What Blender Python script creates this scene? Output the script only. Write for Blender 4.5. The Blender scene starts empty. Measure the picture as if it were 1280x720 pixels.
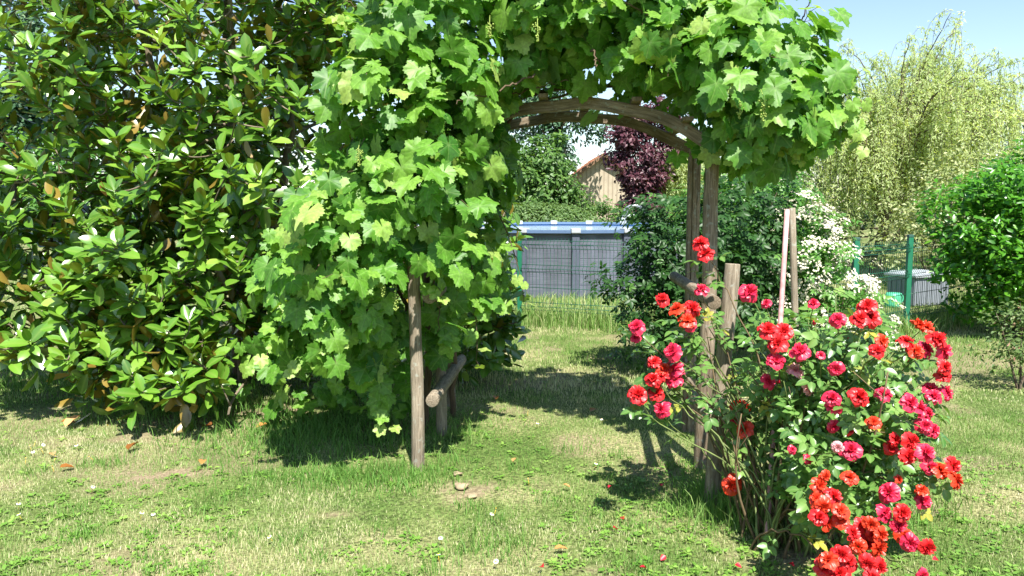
import bpy, math
import numpy as np
from mathutils import Vector

# ------------------------------------------------------------------ camera, sky, sun, exposure
scene = bpy.context.scene
COL = scene.collection
CAM_H, FPX, PITCH = 1.6, 995.0, math.atan(105 / 995.0)
cam_data = bpy.data.cameras.new('camera')
cam = bpy.data.objects.new('camera', cam_data)
COL.objects.link(cam)
cam.location = (0, 0, CAM_H)
cam.rotation_euler = (math.pi / 2 - PITCH, 0, 0)
cam_data.sensor_width = 36
cam_data.lens = 36 * FPX / 1280
cam_data.clip_end = 1000
cam_data.clip_start = 0.05
scene.camera = cam

SUN_DIR = Vector((0.22, -1.0, 1.5)).normalized()          # towards the sun
SUN_EL = math.asin(SUN_DIR.z)
SUN_ROT = math.atan2(SUN_DIR.x, SUN_DIR.y)
world = bpy.data.worlds.new('World')
scene.world = world
world.use_nodes = True
wn = world.node_tree
sky = wn.nodes.new('ShaderNodeTexSky')
sky.sky_type = 'NISHITA'
sky.sun_disc = False
sky.sun_elevation = SUN_EL
sky.sun_rotation = SUN_ROT
sky.air_density = 1.0
sky.dust_density = 0.15
sky.ozone_density = 0.7
bg = wn.nodes['Background']
bg.inputs['Strength'].default_value = 0.088
wn.links.new(sky.outputs[0], bg.inputs['Color'])
sl = bpy.data.lights.new('sun', 'SUN')
sl.energy = 5.0
sl.angle = math.radians(0.5)
sl.color = (1.0, 0.96, 0.885)
sun = bpy.data.objects.new('sun', sl)
COL.objects.link(sun)
sun.rotation_euler = (-SUN_DIR).to_track_quat('-Z', 'Y').to_euler()
sun.location = (2, -6, 12)

scene.view_settings.view_transform = 'Standard'
scene.view_settings.look = 'None'
scene.view_settings.exposure = 1.3
scene.view_settings.gamma = 1.0
scene.render.engine = 'CYCLES'
scene.cycles.use_denoising = True
scene.cycles.max_bounces = 8
scene.cycles.diffuse_bounces = 4
scene.cycles.transmission_bounces = 4
scene.cycles.transparent_max_bounces = 8
scene.cycles.sample_clamp_indirect = 6
scene.cycles.caustics_reflective = False
scene.cycles.caustics_refractive = False

# ------------------------------------------------------------------ helpers
RNG = np.random.default_rng(11)
SUNV = np.array(SUN_DIR)


def at(px, py, d):
    """point on the photograph's sight line through (px, py) at forward distance d"""
    u, v = (px - 640) / FPX, (360 - py) / FPX
    c, s = math.cos(PITCH), math.sin(PITCH)
    dy, dz = c + v * s, -s + v * c
    k = d / dy
    return np.array([u * k, d, CAM_H + dz * k])


def ground(px, py):
    u, v = (px - 640) / FPX, (360 - py) / FPX
    c, s = math.cos(PITCH), math.sin(PITCH)
    dy, dz = c + v * s, -s + v * c
    k = -CAM_H / dz
    return np.array([u * k, dy * k, 0.0])


def norm(a):
    a = np.asarray(a, float)
    return a / np.maximum(np.linalg.norm(a, axis=-1, keepdims=True), 1e-9)


def vnoise(x, y, seed=0):
    x, y = np.asarray(x, float), np.asarray(y, float)
    xi, yi = np.floor(x).astype(np.int64), np.floor(y).astype(np.int64)
    fx, fy = x - xi, y - yi
    fx, fy = fx * fx * (3 - 2 * fx), fy * fy * (3 - 2 * fy)

    def h(i, j):
        n = (i * 374761393 + j * 668265263 + seed * 982451653) & 0x7fffffff
        n = ((n ^ (n >> 13)) * 1274126177) & 0x7fffffff
        return ((n ^ (n >> 16)) & 0xffff) / 65535.0
    a, b, c, d = h(xi, yi), h(xi + 1, yi), h(xi, yi + 1), h(xi + 1, yi + 1)
    return (a * (1 - fx) + b * fx) * (1 - fy) + (c * (1 - fx) + d * fx) * fy


def tag(o, label=None, cat=None, group=None, kind=None):
    if label: o['label'] = label
    if cat: o['category'] = cat
    if group: o['group'] = group
    if kind: o['kind'] = kind
    return o


def thing(name, label, cat, loc=(0, 0, 0), group=None, kind=None):
    o = bpy.data.objects.new(name, None)
    COL.objects.link(o)
    o.location = tuple(float(v) for v in loc)
    o.empty_display_size = 0.1
    return tag(o, label, cat, group, kind)


class Geo:
    """collects vertices and faces (world space) and links them as ONE mesh object"""

    def __init__(self):
        self.v, self.l, self.s, self.t, self.w, self.m, self.n = [], [], [], [], [], [], 0

    def add(self, v, loops, sizes, tint=None, wuv=None, mat=0):
        v = np.asarray(v, float).reshape(-1, 3)
        k = len(v)
        self.v.append(v)
        self.l.append(np.asarray(loops, np.int64).ravel() + self.n)
        sz = np.asarray(sizes, np.int64).ravel()
        self.s.append(sz)
        self.m.append(np.full(len(sz), mat, np.int32))
        self.t.append(np.full(k, .5) if tint is None else np.broadcast_to(np.asarray(tint, float), (k,)))
        self.w.append(np.zeros((k, 3)) if wuv is None else np.asarray(wuv, float).reshape(-1, 3))
        self.n += k
        return self

    def leaves(self, tm, P, R, S, tint, mat=0):
        """many copies of a leaf template: positions, rotations (M,3,3), scales (M) or (M,3)"""
        tv, tl, ts, tw = tm
        P = np.asarray(P, float)
        M = len(P)
        if M == 0: return self
        S = np.asarray(S, float)
        if S.ndim == 1: S = np.repeat(S[:, None], 3, 1)
        V = np.einsum('mij,mvj->mvi', R, tv[None] * S[:, None, :]) + P[:, None, :]
        L = tl[None, :] + (np.arange(M) * len(tv))[:, None]
        self.add(V.reshape(-1, 3), L, np.tile(ts, M), np.repeat(np.asarray(tint, float), len(tv)), np.tile(tw, (M, 1)), mat)
        return self

    def tube(self, pts, rad, sides=6, tint=.5, cap=True, seed=0., rough=0., mat=0):
        pts = np.asarray(pts, float)
        K = len(pts)
        rad = np.broadcast_to(np.asarray(rad, float), (K,))
        T = norm(np.gradient(pts, axis=0))
        ref = np.array([0, 0, 1.]) if abs(T[0][2]) < .9 else np.array([1., 0, 0])
        ring, W = [], []
        arc = np.concatenate([[0], np.cumsum(np.linalg.norm(np.diff(pts, axis=0), axis=1))])
        a = np.arange(sides) / sides * 2 * math.pi
        u = norm(np.cross(T[0], ref))
        for k in range(K):
            u = norm(u - T[k] * np.dot(u, T[k]))
            w = np.cross(T[k], u)
            rr = rad[k]
            if rough:
                rr = rr * (1 + rough * (vnoise(np.cos(a) * 1.7 + 5 + seed, np.sin(a) * 1.7 + arc[k] * 9, 3) - .5) * 2)
            ring.append(pts[k] + np.cos(a)[:, None] * u * np.reshape(rr, (-1, 1)) + np.sin(a)[:, None] * w * np.reshape(rr, (-1, 1)))
            W.append(np.stack([np.cos(a) + seed, np.sin(a) + seed * 1.7, np.full(sides, arc[k])], 1))
        i = np.arange(sides)
        j = (i + 1) % sides
        q = np.stack([i, j, j + sides, i + sides], 1)
        loops = (q[None] + (np.arange(K - 1) * sides)[:, None, None]).ravel()
        sizes = np.full((K - 1) * sides, 4)
        if cap:
            loops = np.concatenate([loops, i[::-1], i + (K - 1) * sides])
            sizes = np.concatenate([sizes, [sides, sides]])
        return self.add(np.concatenate(ring), loops, sizes, tint, np.concatenate(W), mat)

    def box(self, c, size, axes=None, tint=.5, seed=0., mat=0, taper=1.0):
        """box with centre c, full size, axes = rows x,y,z"""
        A = np.eye(3) if axes is None else np.asarray(axes, float)
        sg = np.array([[-1, -1, -1], [1, -1, -1], [1, 1, -1], [-1, 1, -1], [-1, -1, 1], [1, -1, 1], [1, 1, 1], [-1, 1, 1]], float)
        lo = sg * np.asarray(size, float) / 2
        lo[4:, :2] *= taper
        v = np.asarray(c, float) + lo @ A
        f = [0, 3, 2, 1, 4, 5, 6, 7, 0, 1, 5, 4, 1, 2, 6, 5, 2, 3, 7, 6, 3, 0, 4, 7]
        return self.add(v, f, [4] * 6, tint, np.stack([lo[:, 0] * 12 + seed, lo[:, 1] * 12 + seed, lo[:, 2]], 1), mat)

    def build(self, name, mats, parent=None, smooth=True, bevel=0.):
        me = bpy.data.meshes.new(name)
        V = np.concatenate(self.v)
        Lp = np.concatenate(self.l).astype(np.int32)
        S = np.concatenate(self.s).astype(np.int32)
        me.vertices.add(len(V))
        off = np.zeros(3)
        if parent is not None:
            p = parent
            while p is not None:
                off += np.array(p.location)
                p = p.parent
        me.vertices.foreach_set('co', (V - off).astype(np.float32).ravel())
        me.loops.add(len(Lp))
        me.loops.foreach_set('vertex_index', Lp)
        me.polygons.add(len(S))
        me.polygons.foreach_set('loop_start', np.concatenate([[0], np.cumsum(S)[:-1]]).astype(np.int32))
        me.polygons.foreach_set('material_index', np.concatenate(self.m))
        me.polygons.foreach_set('use_smooth', np.full(len(S), smooth, bool))
        a = me.attributes.new('tint', 'FLOAT', 'POINT')
        a.data.foreach_set('value', np.concatenate(self.t).astype(np.float32))
        a = me.attributes.new('wuv', 'FLOAT_VECTOR', 'POINT')
        a.data.foreach_set('vector', np.concatenate(self.w).astype(np.float32).ravel())
        for m in (mats if isinstance(mats, (list, tuple)) else [mats]):
            me.materials.append(m)
        me.update(calc_edges=True)
        me.validate()
        o = bpy.data.objects.new(name, me)
        COL.objects.link(o)
        if parent is not None: o.parent = parent
        if bevel:
            b = o.modifiers.new('bevel', 'BEVEL')
            b.width = bevel
            b.segments = 2
            b.limit_method = 'ANGLE'
        return o


def recentre(o):
    """put a mesh thing's origin at the middle of its base"""
    me = o.data
    n = len(me.vertices)
    co = np.empty(n * 3, np.float32)
    me.vertices.foreach_get('co', co)
    co = co.reshape(-1, 3)
    b = np.array([(co[:, 0].min() + co[:, 0].max()) / 2, (co[:, 1].min() + co[:, 1].max()) / 2, co[:, 2].min()])
    me.vertices.foreach_set('co', (co - b).astype(np.float32).ravel())
    o.location = tuple(float(x) for x in b)
    return o


def frames(nrm, tip):
    n = norm(nrm)
    t = norm(tip - n * np.sum(tip * n, -1, keepdims=True))
    x = np.cross(t, n)
    return np.stack([x, t, n], -1)


def rdir(n, rng=RNG):
    return norm(rng.normal(size=(n, 3)))


def tmpl(V, F, W=None):
    V = np.array(V, float)
    return (V, np.array([i for f in F for i in f], np.int64), np.array([len(f) for f in F], np.int64),
            np.zeros((len(V), 3)) if W is None else np.array(W, float))


def leaf_template(width=.45, stations=4, fold=.12, curl=.25, point=.5, wave=0., full=.75):
    """pointed oval leaf, base at the origin, tip at +Y, upper side +Z, folded along the midrib"""
    V, F, W = [], [], []
    for k in range(stations + 1):
        t = k / stations
        w = width / 2 * (math.sin(math.pi * min(1, t ** (.75 + point * .3))) ** full if 0 < t < 1 else 0)
        z = -curl * t * t
        wv = wave * (1 if k % 2 else -1)
        V += [(-w, t, z + fold * w * 2 + wv), (0, t, z), (w, t, z + fold * w * 2 - wv)]
        W += [(-1, t, 0), (0, t, 1), (1, t, 0)]
    for k in range(stations):
        a = k * 3
        for s in (0, 1):
            q = [a + s, a + s + 1, a + s + 4, a + s + 3]
            if k == 0: q = [a + 1, a + s + 4, a + s + 3]
            elif k == stations - 1: q = [a + s, a + s + 1, a + 4]
            F.append(q)
    return tmpl(V, F, W)


def tiny_leaf(width=.5, fold=.1, curl=.15):
    w = width / 2
    return tmpl([(0, 0, 0), (w, .45, fold), (0, 1, -curl), (-w, .45, fold), (0, .5, -curl * .25)],
                [(0, 1, 4), (1, 2, 4), (2, 3, 4), (3, 0, 4)], [(0, 0, 1), (1, .5, 0), (0, 1, 1), (-1, .5, 0), (0, .5, 1)])


def merge_templates(parts):
    """parts: (template, rot3x3, scale, offset)"""
    V, L, S, W, n = [], [], [], [], 0
    for (t, R, s, o) in parts:
        V.append((t[0] * s) @ np.asarray(R).T + np.asarray(o))
        L.append(t[1] + n)
        S.append(t[2])
        W.append(t[3])
        n += len(t[0])
    return np.concatenate(V), np.concatenate(L), np.concatenate(S), np.concatenate(W)


def rotz(a):
    c, s = math.cos(a), math.sin(a)
    return np.array([[c, -s, 0], [s, c, 0], [0, 0, 1.]])


def rotx(a):
    c, s = math.cos(a), math.sin(a)
    return np.array([[1., 0, 0], [0, c, -s], [0, s, c]])


def grape_template(seed):
    """five-lobed toothed leaf; petiole at the origin, tip +Y"""
    r = np.random.default_rng(seed)
    lobes = [(0, 1.0), (52, .84), (-52, .84), (104, .66), (-104, .66), (150, .5), (-150, .5)]
    angs = np.linspace(-168, 168, 57)
    ph = r.uniform(0, 6.28, 3)
    V, W, F = [(0, 0, 0)], [(0, 0, 1)], []
    for ring in (.55, 1.0):
        for i, a in enumerate(angs):
            d = [abs(a - la) for la, _ in lobes]
            k = int(np.argmin(d))
            rad = max(lr * math.exp(-((a - la) / 34.0) ** 2) for la, lr in lobes)
            rad = .36 + .64 * rad
            rad *= 1 + (.05 if i % 2 else -.05) + .05 * math.sin(2.3 * math.radians(a) * 3 + ph[2])
            rr = rad * (ring if ring == 1 else .55)
            th = math.radians(a)
            vein = 1.0 if d[k] < 3.2 and k < 5 else 0.
            z = -.2 * rr * rr + .06 * math.sin(3 * th + ph[0]) * rr + .07 * math.sin(5 * th + ph[1]) * rr * rr - .03 * vein * ring
            z += .16 * abs(math.sin(th)) * rr
            V.append((math.sin(th) * rr, math.cos(th) * rr, z))
            W.append((math.sin(th) * rr, math.cos(th) * rr, vein))
    n = len(angs)
    for i in range(n - 1):
        F.append((0, 1 + i + 1, 1 + i))
        F.append((1 + i, 1 + i + 1, 1 + n + i + 1, 1 + n + i))
    return tmpl(V, F, W)


def flip_up(t):
    """make face normals look to +Z"""
    V, L, S, W = t
    L = L.copy()
    o, tot = 0, 0.
    for s in S:
        p = V[L[o:o + s]]
        tot += np.cross(p[1] - p[0], p[2] - p[0])[2]
        o += s
    if tot < 0:
        o = 0
        for s in S:
            L[o:o + s] = L[o:o + s][::-1].copy()
            o += s
    return V, L, S, W


def blob(rng, c, r, n, shell=.55, lump=.18):
    """points in a lumpy ellipsoid, thicker towards its outside; returns points and outward directions"""
    d = rdir(n, rng)
    ks = rng.normal(size=(5, 3)) * 2.6
    ph = rng.uniform(0, 6.28, 5)
    lu = 1 + lump * np.mean(np.sin(d @ ks.T + ph), 1) * 2
    rad = lu * (1 - shell * rng.random(n) ** 1.6)
    return np.asarray(c, float) + d * np.asarray(r, float) * rad[:, None], norm(d / np.asarray(r, float))


# ------------------------------------------------------------------ materials
def new_mat(name):
    m = bpy.data.materials.new(name)
    m.use_nodes = True
    nt = m.node_tree
    for n in list(nt.nodes): nt.nodes.remove(n)
    out = nt.nodes.new('ShaderNodeOutputMaterial')
    return m, nt, out


def N(nt, typ, **kw):
    n = nt.nodes.new(typ)
    for k, v in kw.items(): setattr(n, k, v)
    return n


def ramp(nt, stops, fac=None):
    r = N(nt, 'ShaderNodeValToRGB')
    e = r.color_ramp.elements
    while len(e) < len(stops): e.new(0.5)
    for el, (p, c) in zip(e, stops):
        el.position = p
        el.color = (*c, 1) if len(c) == 3 else c
    if fac is not None: nt.links.new(fac, r.inputs[0])
    return r


def mixc(nt, fac, a, b, mode='MIX'):
    m = N(nt, 'ShaderNodeMix', data_type='RGBA', blend_type=mode)
    for s, v in ((m.inputs[0], fac), (m.inputs[6], a), (m.inputs[7], b)):
        if hasattr(v, 'is_linked'): nt.links.new(v, s)
        elif isinstance(v, (int, float)): s.default_value = v
        else: s.default_value = (*v, 1)
    return m.outputs[2]


def leaf_mat(name, stops, transl=.35, rough=.5, spec=.4, under=None, vein=None, tcol=1.5, blotch=0.):
    """leaf: per-leaf tint through a colour ramp, paler veins, own underside, light passing through"""
    m, nt, out = new_mat(name)
    at_ = N(nt, 'ShaderNodeAttribute', attribute_name='tint')
    col = ramp(nt, stops, at_.outputs['Fac']).outputs[0]
    top = col
    if vein or blotch:
        wa = N(nt, 'ShaderNodeAttribute', attribute_name='wuv')
        if vein:
            sp = N(nt, 'ShaderNodeSeparateXYZ')
            nt.links.new(wa.outputs['Vector'], sp.inputs[0])
            pw = N(nt, 'ShaderNodeMath', operation='POWER')
            nt.links.new(sp.outputs[2], pw.inputs[0])
            pw.inputs[1].default_value = 3.5
            mu = N(nt, 'ShaderNodeMath', operation='MULTIPLY')
            nt.links.new(pw.outputs[0], mu.inputs[0])
            mu.inputs[1].default_value = .55
            top = mixc(nt, mu.outputs[0], col, vein)
        if blotch:
            no = N(nt, 'ShaderNodeTexNoise')
            no.inputs['Scale'].default_value = 60
            no.inputs['Detail'].default_value = 3
            geo = N(nt, 'ShaderNodeNewGeometry')
            nt.links.new(geo.outputs['Position'], no.inputs['Vector'])
            rp = ramp(nt, [(.35, (1 - blotch,) * 3), (.7, (1 + blotch,) * 3)], no.outputs['Fac'])
            top = mixc(nt, 1.0, top, rp.outputs[0], 'MULTIPLY')
    base = top
    if under is not None:
        g = N(nt, 'ShaderNodeNewGeometry')
        base = mixc(nt, g.outputs['Backfacing'], top, under)
    p = N(nt, 'ShaderNodeBsdfPrincipled')
    nt.links.new(base, p.inputs['Base Color'])
    p.inputs['Roughness'].default_value = rough
    p.inputs['Specular IOR Level'].default_value = spec
    t = N(nt, 'ShaderNodeBsdfTranslucent')
    tc = mixc(nt, 1.0, top, (tcol, tcol * 1.02, tcol * .4), 'MULTIPLY')
    nt.links.new(tc, t.inputs['Color'])
    mx = N(nt, 'ShaderNodeMixShader')
    mx.inputs[0].default_value = transl
    nt.links.new(p.outputs[0], mx.inputs[1])
    nt.links.new(t.outputs[0], mx.inputs[2])
    nt.links.new(mx.outputs[0], out.inputs[0])
    return m


def plain_mat(name, col, rough=.6, spec=.4, var=.12, scale=20, bump=0., metallic=0., bump_scale=None):
    m, nt, out = new_mat(name)
    tc = N(nt, 'ShaderNodeTexCoord')
    no = N(nt, 'ShaderNodeTexNoise')
    no.inputs['Scale'].default_value = scale
    no.inputs['Detail'].default_value = 6
    nt.links.new(tc.outputs['Object'], no.inputs['Vector'])
    c = np.array(col)
    r = ramp(nt, [(.3, tuple(c * (1 - var))), (.7, tuple(np.minimum(c * (1 + var), 1)))], no.outputs['Fac'])
    p = N(nt, 'ShaderNodeBsdfPrincipled')
    nt.links.new(r.outputs[0], p.inputs['Base Color'])
    p.inputs['Roughness'].default_value = rough
    p.inputs['Specular IOR Level'].default_value = spec
    p.inputs['Metallic'].default_value = metallic
    if bump:
        b = N(nt, 'ShaderNodeBump')
        b.inputs['Strength'].default_value = bump
        b.inputs['Distance'].default_value = .01
        nt.links.new(no.outputs['Fac'], b.inputs['Height'])
        nt.links.new(b.outputs[0], p.inputs['Normal'])
    nt.links.new(p.outputs[0], out.inputs[0])
    return m


def wood_mat(name, dark, light, lichen=None, stretch=.09, scale=5., bump=.6):
    """weathered wood or bark: grain runs along the wuv attribute's third axis"""
    m, nt, out = new_mat(name)
    wa = N(nt, 'ShaderNodeAttribute', attribute_name='wuv')
    mp = N(nt, 'ShaderNodeMapping')
    mp.inputs['Scale'].default_value = (1, 1, stretch * 20)
    nt.links.new(wa.outputs['Vector'], mp.inputs['Vector'])
    no = N(nt, 'ShaderNodeTexNoise')
    no.inputs['Scale'].default_value = scale
    no.inputs['Detail'].default_value = 8
    no.inputs['Roughness'].default_value = .65
    nt.links.new(mp.outputs[0], no.inputs['Vector'])
    r = ramp(nt, [(.3, dark), (.5, tuple((np.array(dark) + np.array(light)) / 2)), (.68, light)], no.outputs['Fac'])
    col = r.outputs[0]
    if lichen:
        n2 = N(nt, 'ShaderNodeTexNoise')
        n2.inputs['Scale'].default_value = 30
        n2.inputs['Detail'].default_value = 5
        ge = N(nt, 'ShaderNodeNewGeometry')
        nt.links.new(ge.outputs['Position'], n2.inputs['Vector'])
        k = ramp(nt, [(.58, (0, 0, 0)), (.68, (1, 1, 1))], n2.outputs['Fac'])
        col = mixc(nt, k.outputs[0], col, lichen)
    m3 = N(nt, 'ShaderNodeMapping')
    m3.inputs['Scale'].default_value = (4, 4, stretch * 22)
    n3 = N(nt, 'ShaderNodeTexNoise')
    n3.inputs['Scale'].default_value = scale
    n3.inputs['Detail'].default_value = 3
    nt.links.new(wa.outputs['Vector'], m3.inputs['Vector'])
    nt.links.new(m3.outputs[0], n3.inputs['Vector'])
    cr = ramp(nt, [(.47, (1, 1, 1)), (.495, (.42, .4, .38)), (.52, (1, 1, 1))], n3.outputs['Fac'])
    col = mixc(nt, .8, col, cr.outputs[0], 'MULTIPLY')
    n4 = N(nt, 'ShaderNodeTexNoise')
    n4.inputs['Scale'].default_value = 3.5
    g4 = N(nt, 'ShaderNodeNewGeometry')
    nt.links.new(g4.outputs['Position'], n4.inputs['Vector'])
    st = ramp(nt, [(.35, (.72, .70, .66)), (.65, (1.1, 1.08, 1.05))], n4.outputs['Fac'])
    col = mixc(nt, 1.0, col, st.outputs[0], 'MULTIPLY')
    p = N(nt, 'ShaderNodeBsdfPrincipled')
    nt.links.new(col, p.inputs['Base Color'])
    p.inputs['Roughness'].default_value = .85
    p.inputs['Specular IOR Level'].default_value = .2
    b = N(nt, 'ShaderNodeBump')
    b.inputs['Strength'].default_value = bump
    b.inputs['Distance'].default_value = .006
    nt.links.new(no.outputs['Fac'], b.inputs['Height'])
    nt.links.new(b.outputs[0], p.inputs['Normal'])
    nt.links.new(p.outputs[0], out.inputs[0])
    return m


M_VINE = leaf_mat('grape_leaf', [(0, (.03, .13, .012)), (.5, (.105, .26, .024)), (.8, (.20, .37, .05)), (1, (.34, .45, .11))],
                  .36, .5, .5, under=(.16, .29, .09), vein=(.28, .42, .13), blotch=.22)
M_MAG = leaf_mat('magnolia_leaf', [(0, (.04, .11, .012)), (.5, (.108, .25, .023)), (.85, (.2, .365, .042)), (1, (.32, .45, .08))],
                 .22, .27, .9, under=(.24, .165, .032), vein=(.2, .3, .06), tcol=1.6)
M_ROSE_LEAF = leaf_mat('rose_leaf', [(0, (.04, .13, .025)), (.6, (.12, .25, .05)), (.9, (.2, .33, .08)), (1, (.40, .36, .05))],
                       .28, .32, .55, under=(.16, .25, .11), vein=(.22, .32, .1))
M_SHADED_SHRUB = leaf_mat('shaded_shrub_leaf', [(0, (.018, .06, .012)), (.7, (.035, .105, .018)), (1, (.08, .19, .03))], .3, .45, .4)  # dark foliage, with the shade of arch and vine put into the colour
M_ELDER = leaf_mat('pale_shrub_leaf', [(0, (.05, .16, .02)), (.7, (.10, .25, .04)), (1, (.18, .32, .07))], .35, .4, .45)
M_LAUREL = leaf_mat('laurel_leaf', [(0, (.035, .14, .008)), (.6, (.075, .245, .013)), (1, (.16, .36, .03))], .32, .32, .5)
M_WILLOW = leaf_mat('willow_leaf', [(0, (.25, .34, .14)), (.6, (.44, .52, .245)), (1, (.60, .64, .37))], .48, .5, .35)
M_HEDGE = leaf_mat('hedge_leaf', [(0, (.06, .12, .035)), (.7, (.12, .2, .06)), (1, (.2, .29, .1))], .3, .5, .35)
M_PLUM = leaf_mat('plum_leaf', [(0, (.05, .018, .026)), (.7, (.12, .042, .06)), (1, (.26, .13, .14))], .3, .4, .4, tcol=1.2)
M_TREE = leaf_mat('tree_leaf', [(0, (.05, .12, .025)), (.7, (.1, .2, .04)), (1, (.18, .28, .07))], .35, .45, .4)
M_CONIFER = leaf_mat('conifer_leaf', [(0, (.03, .08, .04)), (.7, (.06, .13, .06)), (1, (.12, .2, .09))], .2, .5, .3)
M_VARIEG = leaf_mat('variegated_leaf', [(0, (.12, .18, .05)), (.5, (.25, .3, .12)), (1, (.5, .5, .28))], .3, .45, .35)
M_FLOWER = plain_mat('white_flower', (.56, .53, .40), .7, .2, .1, 40)
M_BARK = wood_mat('bark', (.05, .035, .025), (.2, .16, .12), (.22, .22, .17))
M_MAGBARK = wood_mat('magnolia_bark', (.10, .08, .055), (.3, .25, .18), (.3, .3, .24))
M_VINESTEM = wood_mat('vine_stem', (.07, .05, .035), (.20, .145, .095))
M_CANE = plain_mat('rose_cane', (.13, .17, .05), .6, .3, .35, 14)
M_OLDCANE = plain_mat('old_cane', (.14, .10, .055), .8, .2, .35, 14)
M_WOOD = wood_mat('weathered_wood', (.13, .105, .075), (.40, .34, .265), (.34, .34, .29))
M_WOODDARK = wood_mat('mossy_wood', (.10, .075, .05), (.36, .29, .215), (.30, .31, .27))
M_GREENPAINT = plain_mat('green_coating', (.012, .14, .075), .4, .5, .12, 8)
M_GREENWIRE = plain_mat('green_wire', (.02, .10, .06), .35, .5, .1, 8)
M_PINK = plain_mat('pink_pipe_paint', (.52, .28, .27), .55, .4, .25, 35)
M_WIRE = plain_mat('steel_wire', (.55, .55, .55), .35, .5, .1, 30, metallic=.6)

# ------------------------------------------------------------------ ground
SOIL = [(ground(578, 612), .30, .20), (ground(205, 596), .30, .16), (ground(175, 548), .28, .14), (ground(740, 712), .22, .10),
        (ground(985, 700), .32, .14), (ground(500, 535), .45, .3), (ground(400, 640), .16, .08), (ground(1165, 640), .2, .1),
        (ground(60, 470), .6, .25), (ground(300, 520), .8, .5)]


def soil_mask(x, y):
    m = np.zeros_like(np.asarray(x, float))
    for i, (c, rx, ry) in enumerate(SOIL):
        q = ((x - c[0]) / rx) ** 2 + ((y - c[1]) / ry) ** 2
        m = np.maximum(m, np.clip(.55 - q + (vnoise(x * 6, y * 6, i) - .42) * 1.7 + (vnoise(x * 21, y * 21, i + 40) - .5) * 1.3, 0, .85) * (q < 2.2))
    return m


def gz(x, y):
    return .03 * (vnoise(np.asarray(x) * 1.3, np.asarray(y) * 1.3, 5) - .5) * np.clip((16 - np.asarray(y)) / 4, 0, 1)


def build_ground():
    near = np.arange(-9, 9.01, .07)
    gx = np.concatenate([[-500, -200, -90, -45, -25, -16, -12], near, [12, 16, 25, 45, 90, 200, 500]])
    gy = np.concatenate([[-500, -100, -30, -10, -3], np.arange(0, 13.01, .07), [14, 16, 19, 23, 30, 45, 80, 150, 300, 800]])
    X, Y = np.meshgrid(gx, gy)
    Z = np.where((np.abs(X) <= 9) & (Y >= 0) & (Y <= 13), gz(X, Y), 0)
    V = np.stack([X, Y, Z], -1).reshape(-1, 3)
    nx, ny = len(gx), len(gy)
    i = (np.arange(ny - 1)[:, None] * nx + np.arange(nx - 1)[None]).ravel()
    F = np.stack([i, i + 1, i + 1 + nx, i + nx], 1)
    m, nt, out = new_mat('lawn_soil')
    ge = N(nt, 'ShaderNodeNewGeometry')
    n1 = N(nt, 'ShaderNodeTexNoise'); n1.inputs['Scale'].default_value = 1.1; n1.inputs['Detail'].default_value = 8
    n2 = N(nt, 'ShaderNodeTexNoise'); n2.inputs['Scale'].default_value = 55; n2.inputs['Detail'].default_value = 6
    for n in (n1, n2): nt.links.new(ge.outputs['Position'], n.inputs['Vector'])
    green = ramp(nt, [(.3, (.06, .105, .025)), (.48, (.12, .16, .05)), (.62, (.25, .235, .125))], n1.outputs['Fac'])
    fine = ramp(nt, [(.36, (.45, .45, .42)), (.64, (1.5, 1.48, 1.4))], n2.outputs['Fac'])
    g = mixc(nt, 1.0, green.outputs[0], fine.outputs[0], 'MULTIPLY')
    so = ramp(nt, [(.3, (.16, .12, .075)), (.55, (.27, .21, .135)), (.75, (.38, .31, .21))], n2.outputs['Fac'])
    at_ = N(nt, 'ShaderNodeAttribute', attribute_name='tint')
    col = mixc(nt, at_.outputs['Fac'], g, so.outputs[0])
    p = N(nt, 'ShaderNodeBsdfPrincipled')
    p.inputs['Roughness'].default_value = .95
    p.inputs['Specular IOR Level'].default_value = .1
    nt.links.new(col, p.inputs['Base Color'])
    b = N(nt, 'ShaderNodeBump'); b.inputs['Strength'].default_value = .8; b.inputs['Distance'].default_value = .02
    nt.links.new(n2.outputs['Fac'], b.inputs['Height'])
    nt.links.new(b.outputs[0], p.inputs['Normal'])
    nt.links.new(p.outputs[0], out.inputs[0])
    base = np.clip(soil_mask(X, Y).ravel() + .55 * (vnoise(X.ravel() * 2.3, Y.ravel() * 2.3, 21) > .72) * ((Y.ravel() < 13) & (np.abs(X.ravel()) < 9)), 0, 1)
    o = Geo().add(V, F, np.full(len(F), 4), base).build('lawn', m)
    tag(o, kind='structure')


build_ground()


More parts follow.
